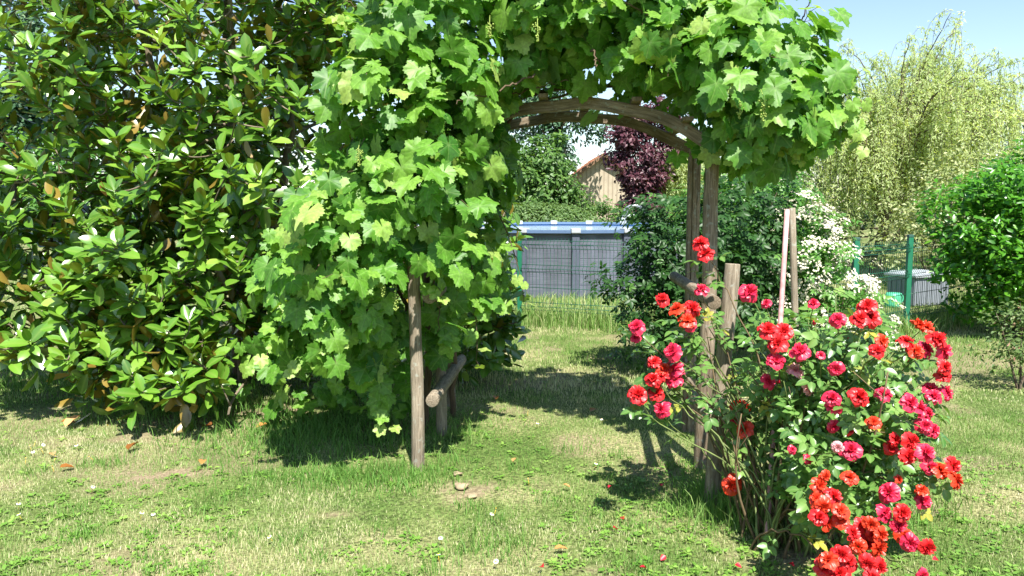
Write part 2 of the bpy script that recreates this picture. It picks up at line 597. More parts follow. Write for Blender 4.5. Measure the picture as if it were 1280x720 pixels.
# ------------------------------------------------------------------ grass
def build_grass():
    rng = np.random.default_rng(5)
    G = Geo()

    def blades(x, y, h, w, tint, lean=.5):
        n = len(x)
        a = rng.uniform(0, 6.283, n)
        ax = np.stack([np.cos(a), np.sin(a), np.zeros(n)], 1)
        b = rng.uniform(0, 6.283, n)
        ln = np.stack([np.cos(b), np.sin(b), np.zeros(n)], 1) * (h * lean * rng.random(n))[:, None]
        p0 = np.stack([x, y, gz(x, y) - .004], 1)
        up = np.array([0, 0, 1.])
        p1 = p0 + ln * .35 + up * (h * .55)[:, None]
        p2 = p0 + ln * 1.1 + up * (h * .92)[:, None]
        V = np.stack([p0 - ax * w[:, None] / 2, p0 + ax * w[:, None] / 2, p1 + ax * w[:, None] * .42, p1 - ax * w[:, None] * .42, p2], 1)
        L = np.array([0, 1, 2, 3, 3, 2, 4])[None] + (np.arange(n) * 5)[:, None]
        G.add(V.reshape(-1, 3), L, np.tile([4, 3], n), np.repeat(tint, 5))

    def field(n, y0, y1, hs, ws, power):
        u = rng.random(n)
        y = y0 + (y1 - y0) * u ** power
        x = rng.uniform(-1, 1, n) * (.82 * y + .8)
        sm = soil_mask(x, y)
        patch = vnoise(x * 1.6, y * 1.6, 8) * .6 + vnoise(x * 5, y * 5, 9) * .4
        keep = rng.random(n) > np.clip(sm * 1.05, 0, .93)
        keep &= rng.random(n) < .35 + patch * 1.1
        x, y, patch = x[keep], y[keep], patch[keep]
        k = len(x)
        h = hs * rng.uniform(.5, 1.35, k) * (.6 + patch)
        dry = vnoise(x * 1.1 + 4, y * 1.1, 12) * .65 + vnoise(x * 4, y * 4, 14) * .35
        tint = np.clip(.06 + dry * .98 + rng.normal(0, .2, k), 0, 1)
        blades(x, y, h, ws * rng.uniform(.6, 1.3, k), tint)

    field(380000, 2.1, 6.5, .021, .0032, 1.05)
    field(150000, 6.3, 12.5, .036, .0065, 1.0)
    field(40000, 12, 26, .06, .016, 1.0)

    def tuft(cx, cy, rx, ry, n, h, w, t0, t1):
        x = cx + rng.normal(0, rx, n)
        y = cy + rng.normal(0, ry, n)
        blades(x, y, h * rng.uniform(.4, 1.2, n), w * rng.uniform(.6, 1.2, n), rng.uniform(t0, t1, n), .8)

    c = ground(505, 590); tuft(c[0], c[1], .17, .10, 700, .075, .005, .0, .35)
    c = ground(440, 600); tuft(c[0], c[1], .3, .12, 1300, .085, .005, .0, .3)
    c = ground(400, 540); tuft(c[0], c[1], .45, .3, 2600, .12, .006, .0, .3)
    c = ground(560, 540); tuft(c[0], c[1], .15, .15, 300, .10, .005, .1, .6)
    c = ground(60, 480); tuft(c[0], c[1], .7, .25, 2000, .10, .006, .0, .35)
    c = ground(230, 515); tuft(c[0], c[1], .4, .2, 1200, .12, .006, .0, .35)
    c = ground(890, 625); tuft(c[0], c[1], .10, .12, 420, .16, .005, .0, .3)
    c = ground(930, 655); tuft(c[0], c[1], .16, .10, 400, .17, .005, .05, .5)
    c = ground(1050, 640); tuft(c[0], c[1], .4, .2, 1200, .12, .005, .0, .4)
    for k in range(60):
        c = ground(rng.uniform(0, 1280), rng.uniform(560, 720))
        if 900 > 640 + c[0] / c[1] * FPX and soil_mask(c[0], c[1]) < .2:
            tuft(c[0], c[1], .06, .05, 60, .075, .0045, .0, .4)
    # unmown strips along the wire fence
    for (a, b, n) in (((-1.8, 11.45), (3.85, 8.9), 9000), ((3.85, 8.9), (7.5, 12.0), 3500)):
        t = rng.random(n)
        x = a[0] + (b[0] - a[0]) * t + rng.normal(0, .16, n)
        y = a[1] + (b[1] - a[1]) * t + rng.normal(0, .16, n)
        blades(x, y, rng.uniform(.08, .34, n), rng.uniform(.006, .011, n), rng.uniform(.1, .75, n), .7)
    n = 9000
    x = rng.uniform(-3, 5, n); y = rng.uniform(10.4, 13.2, n)
    blades(x, y, rng.uniform(.06, .22, n), rng.uniform(.008, .014, n), rng.uniform(.2, .8, n), .7)
    m = leaf_mat('grass_blade', [(0, (.075, .195, .028)), (.35, (.17, .30, .065)), (.6, (.30, .39, .14)), (.8, (.48, .47, .25)), (1, (.64, .59, .38))],
                 .25, .6, .25, tcol=1.2)
    o = G.build('grass', m)
    tag(o, 'short sunlit lawn grass, part green and part dry straw', 'grass', kind='stuff')

    # low broad-leaved weeds between the blades
    W = Geo()
    t = flip_up(leaf_template(.5, 3, .1, .2))
    n = 1000
    cs = []
    while len(cs) < n:
        g = ground(rng.uniform(-40, 1300), 440 + 290 * rng.random() ** .6)
        if vnoise(g[0] * 1.7, g[1] * 1.7, 33) > .36 and soil_mask(g[0], g[1]) < .4: cs.append(g)
    cs = np.array(cs)
    P, R, S, T = [], [], [], []
    for c in cs:
        k = rng.integers(4, 9)
        a = rng.uniform(0, 6.28) + np.arange(k) * 2.4
        d = np.stack([np.cos(a), np.sin(a), rng.uniform(.15, .8, k)], 1)
        P.append(c + np.array([0, 0, float(gz(c[0], c[1])) + .006]) + d * .008)
        R.append(frames(np.array([0, 0, 1.]) - d * .3 + rng.normal(0, .15, (k, 3)), d))
        S.append(rng.uniform(.016, .036, k)); T.append(np.full(k, rng.uniform(.1, .9)))
    W.leaves(t, np.concatenate(P), np.concatenate(R), np.concatenate(S), np.concatenate(T))
    o = W.build('weeds', leaf_mat('weed_leaf', [(0, (.10, .23, .03)), (.6, (.18, .34, .055)), (1, (.28, .42, .09))], .3, .45, .4))
    tag(o, 'low broad leaved weeds and clover growing through the lawn', 'weeds', kind='stuff')


build_grass()


# ------------------------------------------------------------------ wooden arch
LF, LA, LB = np.array([-.575, 4.70]), np.array([-.50, 5.45]), np.array([-.49, 6.2])
RF, RA, RB = np.array([1.09, 4.12]), np.array([1.165, 4.74]), np.array([1.245, 5.5])


def arch_z(t):
    return 1.95 + .27 * (1 - np.abs(2 * t - 1) ** 2.3)


def build_arch():
    root = thing('garden_arch', 'weathered wooden garden arch with curved beams and side rails under the grape vine', 'garden arch', (.33, 5.1, 0))

    def post(b, t, h, r, mat, sides=10, seed=0.):
        z = np.linspace(-.15, h, 14)
        f = np.clip(z / h, 0, 1)
        pts = np.stack([b[0] + (t[0] - b[0]) * f + .006 * np.sin(z * 4 + seed), b[1] + (t[1] - b[1]) * f, z], 1)
        Geo().tube(pts, r * (1 - .06 * f), sides, seed=seed, rough=.09).build('post', mat, root, smooth=True, bevel=.004)

    post(LF, LF + [.0, 0], 1.30, .041, M_WOOD, 8, .3)
    post(LA, LA + [.01, .02], 1.95, .040, M_WOOD, 8, 1.3)
    post(LB, LB, 1.95, .040, M_WOODDARK, 8, 2.3)
    post(RF + [-.02, 0], RF + [.055, .02], 1.29, .043, M_WOOD, 12, 3.1)
    post(RA, RA + [.02, .0], 1.98, .046, M_WOODDARK, 12, 4.1)
    # the rear right upright is a bundle of flat laths
    for k, (dx, dy) in enumerate(((-.026, 0), (.002, -.012), (.03, .004))):
        Geo().box((RB[0] + dx, RB[1] + dy, .92 + .012 * k), (.027, .05, 2.1), None, seed=k * 3.1).build('lath', M_WOODDARK, root, False, .004)

    def rail(a, b, z0, z1, r, mat, seed):
        t = np.linspace(0, 1, 10)
        pts = np.stack([a[0] + (b[0] - a[0]) * t, a[1] + (b[1] - a[1]) * t, z0 + (z1 - z0) * t], 1)
        Geo().tube(pts, r, 12, seed=seed, rough=.035).build('rail', mat, root, True, .004)
    rail((-.485, 4.62), (-.405, 6.3), 1.06, 1.05, .042, M_WOOD, 5.2)
    rail((-.49, 4.78), (-.405, 6.3), .40, .36, .042, M_WOOD, 6.2)
    rail((1.03, 4.02), (1.15, 5.62), 1.10, 1.09, .036, M_WOODDARK, 7.2)
    rail((1.02, 4.05), (1.15, 5.62), .50, .49, .036, M_WOODDARK, 8.2)

    def beam(a, b, dz, mat, seed):
        t = np.linspace(-.03, 1.03, 40)
        p = a[None] + (b - a)[None] * t[:, None]
        z = arch_z(np.clip(t, 0, 1)) + dz + .006 * np.sin(t * 23 + seed)
        c = np.stack([p[:, 0], p[:, 1], z], 1)
        T = norm(np.gradient(c, axis=0))
        side = norm(np.cross(T, [0, 0, 1.]))
        upv = np.cross(side, T)
        hw, hh = .024, .036
        prof = [(-1, -.8), (-.8, -1), (.8, -1), (1, -.8), (1, .8), (.8, 1), (-.8, 1), (-1, .8)]
        V, W = [], []
        for k in range(len(c)):
            for (u, v) in prof:
                j = 1 + .12 * (vnoise(k * .7 + u * 3, v * 3 + seed, 4) - .5)
                V.append(c[k] + side[k] * u * hw * j + upv[k] * v * hh * j)
                W.append((u * .8 + seed, v * .8 + seed, t[k] * 1.85))
        n = len(prof)
        i = np.arange(n); j = (i + 1) % n
        q = np.stack([i, j, j + n, i + n], 1)
        L = (q[None] + (np.arange(len(c) - 1) * n)[:, None, None]).ravel()
        L = np.concatenate([L, i[::-1], i + (len(c) - 1) * n])
        Geo().add(V, L, [4] * ((len(c) - 1) * n) + [n, n], .5, W).build('curved_beam', mat, root, False)
    beam(LA, RA, 0, M_WOODDARK, .7)
    beam(LB + [0, -.05], RB, 0, M_WOODDARK, 2.9)
    for k, t in enumerate((.08, .25, .42, .58, .75, .92)):
        p, q = LA + (RA - LA) * t, LB + (RB - LB) * t
        d = norm(np.append(q - p, 0))
        s = np.array([d[1], -d[0], 0])
        c = np.append((p + q) / 2, arch_z(t) + .052)
        Geo().box(c, (1.02, .06, .026), [d, s, [0, 0, 1]], seed=k * 2.3).build('batten', M_WOODDARK, root, False, .003)


build_arch()

# ------------------------------------------------------------------ grape vine
GRAPE = [flip_up(grape_template(s)) for s in range(1, 9)]


def build_vine():
    rng = np.random.default_rng(21)
    root = thing('grape_vine', 'large leafy grape vine draped over the wooden arch', 'vine', (-.6, 5.0, 0))
    B = [  # (px, py, d), radii, leaves
        ((545, 45, 4.95), (.55, .6, .5), 480), ((690, 30, 5.0), (.5, .6, .42), 420), ((820, 42, 4.9), (.48, .6, .44), 420),
        ((925, 85, 4.65), (.42, .55, .48), 420), ((955, 152, 4.55), (.31, .4, .31), 250), ((1010, 120, 4.5), (.2, .3, .25), 90), ((770, -60, 4.9), (1.0, .6, .35), 320),
        ((520, 140, 4.85), (.5, .55, .5), 380), ((505, 240, 4.8), (.55, .55, .48), 430), ((435, 320, 4.65), (.5, .45, .42), 360),
        ((395, 405, 4.55), (.30, .32, .26), 130), ((465, 430, 5.0), (.27, .42, .48), 190), ((612, 320, 5.65), (.25, .55, .5), 200), ((622, 165, 5.35), (.17, .5, .34), 170),
        ((585, 220, 5.4), (.3, .6, .4), 240), ((560, 400, 5.3), (.12, .4, .45), 70), ((400, 450, 5.8), (.6, .4, .42), 100), ((470, 500, 5.3), (.25, .3, .25), 45), ((345, 350, 4.6), (.16, .2, .3), 60)]
    P, D = [], []
    for (c, r, n) in B:
        p, d = blob(rng, at(*c), r, int(n * .92), .55, .36)
        P.append(p); D.append(d)
    P, D = np.concatenate(P), np.concatenate(D)
    # room around the front left post, and the walk-through under the beams
    k = ~((P[:, 0] > -.74) & (P[:, 0] < -.42) & (P[:, 1] < 4.95) & (P[:, 2] < 1.22))
    t = (P[:, 0] - LA[0]) / (RA[0] - LA[0])
    edge = -.04 + .34 * (vnoise(P[:, 2] * 4, P[:, 1] * 3, 2) - .6)
    k &= ~((P[:, 0] > edge) & (P[:, 0] < 1.12) & (P[:, 2] < arch_z(np.clip(t, 0, 1)) + .09) & (rng.random(len(P)) < .96))
    k &= ~((P[:, 0] > -.46) & (P[:, 0] < -.3) & (P[:, 2] < .62))
    k &= P[:, 2] > .12
    k &= ~((P[:, 2] < .52) & (P[:, 1] < 5.3) & (rng.random(len(P)) < .72))
    P, D = P[k], D[k]
    n = len(P)
    nr = D * .4 + np.array([0, -.15, .1]) + SUNV * .45 + rdir(n, rng) * .62
    tip = np.array([0, 0, -1.]) + D * .35 + rdir(n, rng) * .55
    R = frames(nr, tip)
    S = .044 + .078 * rng.random(n) ** .9
    yng = np.clip(D @ np.array([0, -.2, .9]), 0, 1)
    tint = np.clip(rng.normal(.47, .2, n) + .12 * yng + (rng.random(n) < .04) * .5, 0, .97)
    G = Geo()
    v = rng.integers(0, 8, n)
    for i in range(8):
        s = v == i
        G.leaves(GRAPE[i], P[s], R[s], S[s], tint[s])
    # new shoots that reach out of the mass, small pale leaves at the tips
    ST = Geo()
    shoots = [((985, 150, 4.55), (1040, 155, 4.4), (1066, 110, 4.35), (1074, 90, 4.3)), ((985, 130, 4.5), (1066, 140, 4.4), (1090, 155, 4.3), (1082, 185, 4.3)), ((1000, 190, 4.5), (1040, 170, 4.4), (1060, 150, 4.35), (1072, 125, 4.3)),
              ((960, 80, 4.6), (990, 60, 4.5), (1003, 32, 4.5), (1012, 15, 4.5)), ((890, 20, 4.7), (930, 10, 4.6), (950, -5, 4.6), (960, -25, 4.6)),
              ((930, 60, 4.6), (955, 40, 4.5), (962, 15, 4.5), (958, -15, 4.5)), ((470, 60, 4.9), (440, 40, 4.8), (428, 25, 4.8), (415, 30, 4.8)),
              ((430, 180, 4.7), (390, 240, 4.6), (370, 270, 4.5), (352, 300, 4.5)), ((400, 330, 4.5), (360, 380, 4.4), (340, 430, 4.4), (325, 462, 4.4)),
              ((440, 370, 4.5), (420, 400, 4.4), (385, 440, 4.35), (372, 470, 4.35)), ((620, 260, 5.4), (640, 300, 5.3), (652, 340, 5.3), (655, 380, 5.3)),
              ((440, 120, 4.8), (415, 180, 4.7), (400, 200, 4.7), (395, 225, 4.7)), ((500, 370, 4.62), (455, 380, 4.5), (430, 410, 4.4), (415, 440, 4.35)),
              ((560, 300, 5.0), (545, 320, 4.62), (536, 350, 4.58), (548, 385, 4.6)), ((590, 330, 5.3), (590, 370, 5.2), (600, 420, 5.2), (595, 450, 5.2)),
              ((480, 460, 4.9), (478, 490, 4.85), (474, 515, 4.85), (486, 540, 4.85))]
    for sh in shoots:
        c = np.array([at(*q) for q in sh])
        tt = np.linspace(0, 1, 14)[:, None]
        pts = (1 - tt) ** 3 * c[0] + 3 * (1 - tt) ** 2 * tt * c[1] + 3 * (1 - tt) * tt ** 2 * c[2] + tt ** 3 * c[3]
        ST.tube(pts, np.linspace(.005, .002, 14), 5, seed=rng.random() * 9)
        m = 9
        ti = np.linspace(.15, 1, m)
        q = np.stack([np.interp(ti, tt[:, 0], pts[:, a]) for a in range(3)], 1)
        out = norm(rdir(m, rng) * np.array([1, .6, .6]) + np.array([0, -.35, .1]))
        lp = q + out * .05
        for a in range(m): ST.tube([q[a], lp[a]], [.0018, .0013], 4, cap=False)
        Rm = frames(out * .35 + SUNV * .5 + rdir(m, rng) * .4, out * .6 + np.array([0, 0, -.7]) + rdir(m, rng) * .3)
        sz = np.linspace(.098, .045, m) * rng.uniform(.85, 1.15, m)
        G.leaves(GRAPE[rng.integers(0, 8)], lp, Rm, sz, np.clip(np.linspace(.6, .95, m) + rng.normal(0, .06, m), 0, 1))
    # leaf stalks and woody stems
    idx = rng.choice(n, 900, replace=False)
    for i in idx:
        e = P[i] - D[i] * .06 + np.array([0, 0, .03]) + rng.normal(0, .015, 3)
        ST.tube([P[i], e], [.0016, .0018], 3, cap=False)

    def woody(pts, r0, r1):
        pts = np.array(pts, float)
        t0 = np.linspace(0, 1, len(pts)); t1 = np.linspace(0, 1, 26)
        q = np.stack([np.interp(t1, t0, pts[:, a]) for a in range(3)], 1)
        for _ in range(2): q[1:-1] = (q[:-2] + 2 * q[1:-1] + q[2:]) / 4
        q[1:-1] += rng.normal(0, .008, (24, 3))
        ST.tube(q, np.linspace(r0, r1, 26), 7, seed=rng.random() * 9, rough=.15)
    woody([(-.62, 5.6, -.05), (-.58, 5.55, .5), (-.6, 5.5, 1.1), (-.5, 5.4, 1.7), (-.3, 5.45, 2.15), (.2, 5.35, 2.36), (.8, 5.1, 2.36), (1.3, 4.8, 2.2), (1.7, 4.6, 1.9)], .028, .008)
    woody([(-.66, 5.7, -.05), (-.7, 5.6, .6), (-.8, 5.2, 1.3), (-.9, 4.9, 1.7), (-1.1, 4.7, 1.5)], .02, .006)
    woody([(-.45, 5.9, -.05), (-.42, 5.85, .6), (-.46, 5.7, 1.2), (-.35, 5.7, 1.8), (.1, 5.6, 2.3), (.7, 5.4, 2.4)], .022, .007)
    woody([(-.5, 5.5, 2.0), (-.8, 5.1, 2.4), (-1.0, 4.9, 2.7)], .012, .005)
    woody([(-.42, 5.2, 2.1), (-.46, 5.1, 1.6), (-.44, 5.0, 1.1), (-.47, 4.95, .8)], .006, .003)
    woody([(-.15, 5.6, 2.1), (-.13, 5.6, 1.8), (-.16, 5.62, 1.45)], .006, .003)
    for k in range(16):
        a = at(rng.uniform(430, 1000), rng.uniform(-20, 110), rng.uniform(4.6, 5.4))
        e = a + np.array([rng.normal(0, .4), rng.normal(-.1, .2), rng.uniform(-.3, .3)])
        woody([a, (a + e) / 2 + rng.normal(0, .06, 3), e], .006, .003)
    G.build('foliage', M_VINE, root)
    ST.build('stem', M_VINESTEM, root)
    # flower clusters, still green
    mcl = plain_mat('grape_cluster', (.28, .36, .08), .6, .3, .3, 60)
    oc = flip_up(tmpl([(1, 0, 0), (-1, 0, 0), (0, 1, 0), (0, -1, 0), (0, 0, 1), (0, 0, -1)],
                      [(0, 2, 4), (2, 1, 4), (1, 3, 4), (3, 0, 4), (2, 0, 5), (1, 2, 5), (3, 1, 5), (0, 3, 5)]))
    for (px, py, d, ln) in ((478, 350, 4.25, .09), (494, 368, 4.3, .09), (448, 185, 4.35, .1), (612, 28, 4.4, .08), (955, 122, 4.1, .12), (925, 128, 4.15, .08), (672, 30, 4.4, .09)):
        a = at(px, py, d)
        m = 46
        t = rng.random(m)
        pp = a + np.stack([rng.normal(0, .012, m) * (1.2 - t), rng.normal(0, .012, m) * (1.2 - t), -t * ln], 1)
        Geo().leaves(oc, pp, np.tile(np.eye(3), (m, 1, 1)), rng.uniform(.0035, .0065, m), rng.random(m)).tube([a + [0, .06, .05], a, a - [0, 0, ln]], [.002, .002, .001], 4).build('flower_cluster', mcl, root)


build_vine()


# ------------------------------------------------------------------ magnolia
def build_magnolia():
    rng = np.random.default_rng(31)
    root = thing('magnolia_tree', 'big glossy evergreen magnolia with rust brown leaf undersides beside the vine', 'tree', (-2.5, 7.3, 0))
    T = [flip_up(leaf_template(w, 6, f, c, 1.1, .006, .55)) for (w, f, c) in ((.46, .16, .12), (.42, .26, -.08), (.5, .1, .28))]
    B = [((-2.6, 7.3, 2.7), (1.95, 1.9, 2.2), 430), ((-2.9, 6.5, 1.32), (1.4, 1.25, .95), 250), ((-.85, 7.5, 1.35), (.9, 1.0, 1.2), 150),
         ((-4.1, 6.7, 1.5), (.95, 1.0, .9), 130), ((-1.75, 6.7, 3.1), (.95, 1.1, 1.2), 130), ((-2.6, 5.7, .72), (.75, .45, .5), 85), ((-3.6, 5.9, .8), (.8, .5, .4), 50), ((-2.3, 5.45, .42), (.4, .3, .25), 26), ((-3.3, 6.3, 2.7), (1.0, .8, 1.0), 100), ((-3.7, 7.0, 3.6), (1.1, 1.0, 1.0), 110),
         ((-2.2, 6.0, 1.7), (.9, .6, .8), 70), ((-1.6, 6.5, .7), (.7, .6, .5), 85), ((-.18, 7.1, .62), (.3, .4, .5), 60)]
    P, D = [], []
    for (c, r, n) in B:
        p, d = blob(rng, c, r, int(n * .92), .75, .26)
        P.append(p); D.append(d)
    P, D = np.concatenate(P), np.concatenate(D)
    k = P[:, 2] > .16
    k &= ~((P[:, 0] > -1.4) & (P[:, 1] < 5.6) & (P[:, 2] < 2.4))
    k &= ~((P[:, 0] > -.38) & (P[:, 1] < 6.5))
    k &= P[:, 0] < .12
    P, D = P[k], D[k]
    # stems and limbs
    G = Geo()
    nodes = []

    def limb(a, b, r0, r1, sag=.12, K=12):
        a, b = np.array(a, float), np.array(b, float)
        t = np.linspace(0, 1, K)[:, None]
        q = a + (b - a) * t + np.array([0, 0, sag]) * np.sin(math.pi * t) + np.cumsum(rng.normal(0, .018, (K, 3)), 0) * np.sin(math.pi * t)
        G.tube(q, np.linspace(r0, r1, K), 7, seed=rng.random() * 9, rough=.12)
        nodes.append(q)
        return q
    stems = []
    for (b, e, r) in (((-2.55, 7.35, -.1), (-2.35, 7.0, 4.7), .075), ((-2.4, 7.2, -.1), (-1.7, 6.7, 4.0), .055), ((-2.7, 7.3, -.1), (-3.3, 6.9, 4.2), .055),
                      ((-2.5, 7.5, -.1), (-2.3, 8.3, 4.2), .05), ((-2.45, 7.1, -.1), (-2.25, 6.4, 3.6), .04), ((-2.75, 7.2, -.1), (-4.2, 6.6, 2.0), .04), ((-2.3, 7.3, -.1), (-.8, 7.5, 2.0), .045)):
        stems.append(limb(b, e, r, r * .3, 0, 22))
    for s in stems:
        for j in range(13):
            o = s[rng.integers(3, 21)]
            c = P[np.argsort(np.linalg.norm(P - o, axis=1) + rng.random(len(P)) * 2.2)[rng.integers(5, 60)]]
            limb(o, o + (c - o) * .9, .017, .007, rng.uniform(-.15, .1))
    limb((-2.5, 6.9, .25), (-2.35, 5.5, .28), .02, .01, .12)
    limb((-2.0, 6.2, .42), (-1.95, 5.35, .16), .014, .008, .06)
    nd = list(np.concatenate(nodes))
    order = np.argsort([np.min(np.linalg.norm(np.array(nd) - p, axis=1)) for p in P])
    for k_ in order:        # every twig starts from the nearest wood already grown
        p = P[k_]
        arr = np.array(nd)
        a = arr[int(np.argmin(np.linalg.norm(arr - p, axis=1) + .3 * np.clip(arr[:, 2] - p[2], 0, 9)))]
        mid = (a + p) / 2 + np.array([0, 0, -.05]) + rng.normal(0, .03, 3)
        t = np.linspace(0, 1, 6)[:, None]
        q = (1 - t) ** 2 * a + 2 * (1 - t) * t * mid + t * t * p
        G.tube(q, np.linspace(.0065, .0045, 6), 5, seed=rng.random() * 5, cap=False)
        nd += [q[2], q[3], q[4]]
    # rosettes of leaves at the twig ends
    C = Geo()
    lp, lr, lsz, lt, lv = [], [], [], [], []
    for p, d in zip(P, D):
        ax = norm(d * .4 + np.array([0, -.12, .85]) + rng.normal(0, .25, 3))
        ref = norm(np.cross(ax, rng.normal(size=3)))
        r2 = np.cross(ax, ref)
        m = rng.integers(7, 12)
        fresh = rng.random() < .16
        for j in range(m):
            a = j * 2.4 + rng.normal(0, .2)
            rad = math.cos(a) * ref + math.sin(a) * r2
            op = np.interp(j, [0, m - 1], [.2, 1.3]) + rng.normal(0, .15)      # opening angle from the axis
            if fresh and j < 4: op *= .7
            tip = ax * math.cos(op) + rad * math.sin(op)
            n_ = ax * math.sin(op) - rad * math.cos(op)
            if op > 1.1: tip = tip + np.array([0, 0, -.35])
            lp.append(p - ax * (.012 * j) + tip * .01); lr.append((n_ + SUNV * .45 + rng.normal(0, .22, 3), tip))
            lsz.append(rng.uniform(.115, .185) * (.8 if j < 2 else 1)); lt.append(np.clip(rng.normal(.42, .17) + .3 * fresh, 0, .96)); lv.append(rng.integers(0, 3))
        if rng.random() < .6:       # older leaves further down the twig, hanging
            for j in range(rng.integers(1, 5)):
                tip = norm(np.array([rng.normal(0, .6), rng.normal(0, .6), -.9]))
                lp.append(p - ax * rng.uniform(.1, .28) + rng.normal(0, .03, 3)); lr.append((rdir(1, rng)[0] + d * .8, tip))
                lsz.append(rng.uniform(.12, .19)); lt.append(np.clip(rng.normal(.25, .12), 0, 1)); lv.append(rng.integers(0, 3))
    lp, lsz, lt, lv = np.array(lp), np.array(lsz), np.array(lt), np.array(lv)
    R = frames(np.array([x[0] for x in lr]), np.array([x[1] for x in lr]))
    for i in range(3):
        s = lv == i
        C.leaves(T[i], lp[s], R[s], lsz[s], lt[s])
    C.build('crown', M_MAG, root)
    G.build('trunk', M_MAGBARK, root)
    # a few yellowed and brown leaves still hanging on the twigs
    Y = Geo()
    m = 24
    i = rng.choice(len(P), m, replace=False)
    Y.leaves(T[2], P[i] + rng.normal(0, .06, (m, 3)) - [0, 0, .08], frames(rdir(m, rng) + [0, -.8, .2], rdir(m, rng) * .5 + [0, 0, -1]), rng.uniform(.1, .15, m), rng.random(m))
    Y.build('dead_leaves', leaf_mat('dead_magnolia_leaf', [(0, (.2, .08, .02)), (.6, (.42, .2, .05)), (1, (.55, .4, .2))], .2, .4, .4), root)


build_magnolia()


# ------------------------------------------------------------------ rose bush
def compound(seed, w=.62, nl=5):
    r = np.random.default_rng(seed)
    lt = flip_up(leaf_template(w, 4, .14, .18, .2))
    parts = [(lt, rotz(0), .42, (0, .58, 0))]
    for k, y in enumerate((.5, .22)[:(nl - 1) // 2]):
        for s in (-1, 1):
            parts.append((lt, rotz(-s * 1.15 + r.normal(0, .1)) @ rotx(r.normal(0, .2)), .38 - .06 * k, (0, y, -.02)))
    stalk = tmpl([(-.008, 0, 0), (.008, 0, 0), (.006, .6, -.01), (-.006, .6, -.01)], [(0, 1, 2, 3)], [(0, 0, 0)] * 4)
    parts.append((stalk, np.eye(3), 1, (0, 0, 0)))
    return merge_templates(parts)


def bloom_geo(seed, loose=.5):
    """double rose, unit diameter, facing +Z"""
    r = np.random.default_rng(seed)
    V, F, W = [], [], []
    for lay, (cnt, R, op, up) in enumerate(((7, .50, 1.45, -.03), (7, .48, 1.18, .01), (7, .43, .92, .04), (6, .36, .66, .06), (6, .28, .42, .08), (4, .2, .2, .09))):
        for c in range(cnt):
            a0 = (c + .5 * lay + r.normal(0, .1)) / cnt * 2 * math.pi
            op2 = op + r.normal(0, .17 + .12 * loose)
            R_ = R * r.uniform(.82, 1.08)
            wd = 2 * math.pi / cnt * .6
            n0 = len(V)
            ph = r.uniform(0, 6)
            for i in range(4):
                t = i / 3
                for j in range(5):
                    s = (j - 2) / 2
                    a = a0 + s * wd * (.45 + .55 * math.sin(math.pi * min(1, t * .62 + .1)))
                    th = op2 * (.35 + .65 * t) + (.28 * t * t if lay < 2 else -.1 * t)
                    rad = R_ * t * (1 - .13 * s * s * t)
                    rr = rad * math.sin(min(th, 1.75)) + .03 + .03 * lay * 0
                    z = up + rad * math.cos(th) + .075 * t * math.sin(5 * s + ph) + .05 * s * s * t
                    V.append((math.cos(a) * rr, math.sin(a) * rr, z))
                    W.append((s, t, lay))
            for i in range(3):
                for j in range(4):
                    q = n0 + i * 5 + j
                    F.append((q, q + 1, q + 6, q + 5))
    return tmpl(V, F, W)


def petal_mat(name, c0, c1, transl=.22):
    m, nt, out = new_mat(name)
    wa = N(nt, 'ShaderNodeAttribute', attribute_name='wuv')
    sp = N(nt, 'ShaderNodeSeparateXYZ')
    nt.links.new(wa.outputs['Vector'], sp.inputs[0])
    col = ramp(nt, [(.2, c0), (1, c1)], sp.outputs[1]).outputs[0]
    p = N(nt, 'ShaderNodeBsdfPrincipled')
    nt.links.new(col, p.inputs['Base Color'])
    p.inputs['Roughness'].default_value = .42
    p.inputs['Specular IOR Level'].default_value = .5
    t = N(nt, 'ShaderNodeBsdfTranslucent')
    nt.links.new(col, t.inputs['Color'])
    mx = N(nt, 'ShaderNodeMixShader')
    mx.inputs[0].default_value = transl
    nt.links.new(p.outputs[0], mx.inputs[1]); nt.links.new(t.outputs[0], mx.inputs[2])
    nt.links.new(mx.outputs[0], out.inputs[0])
    return m


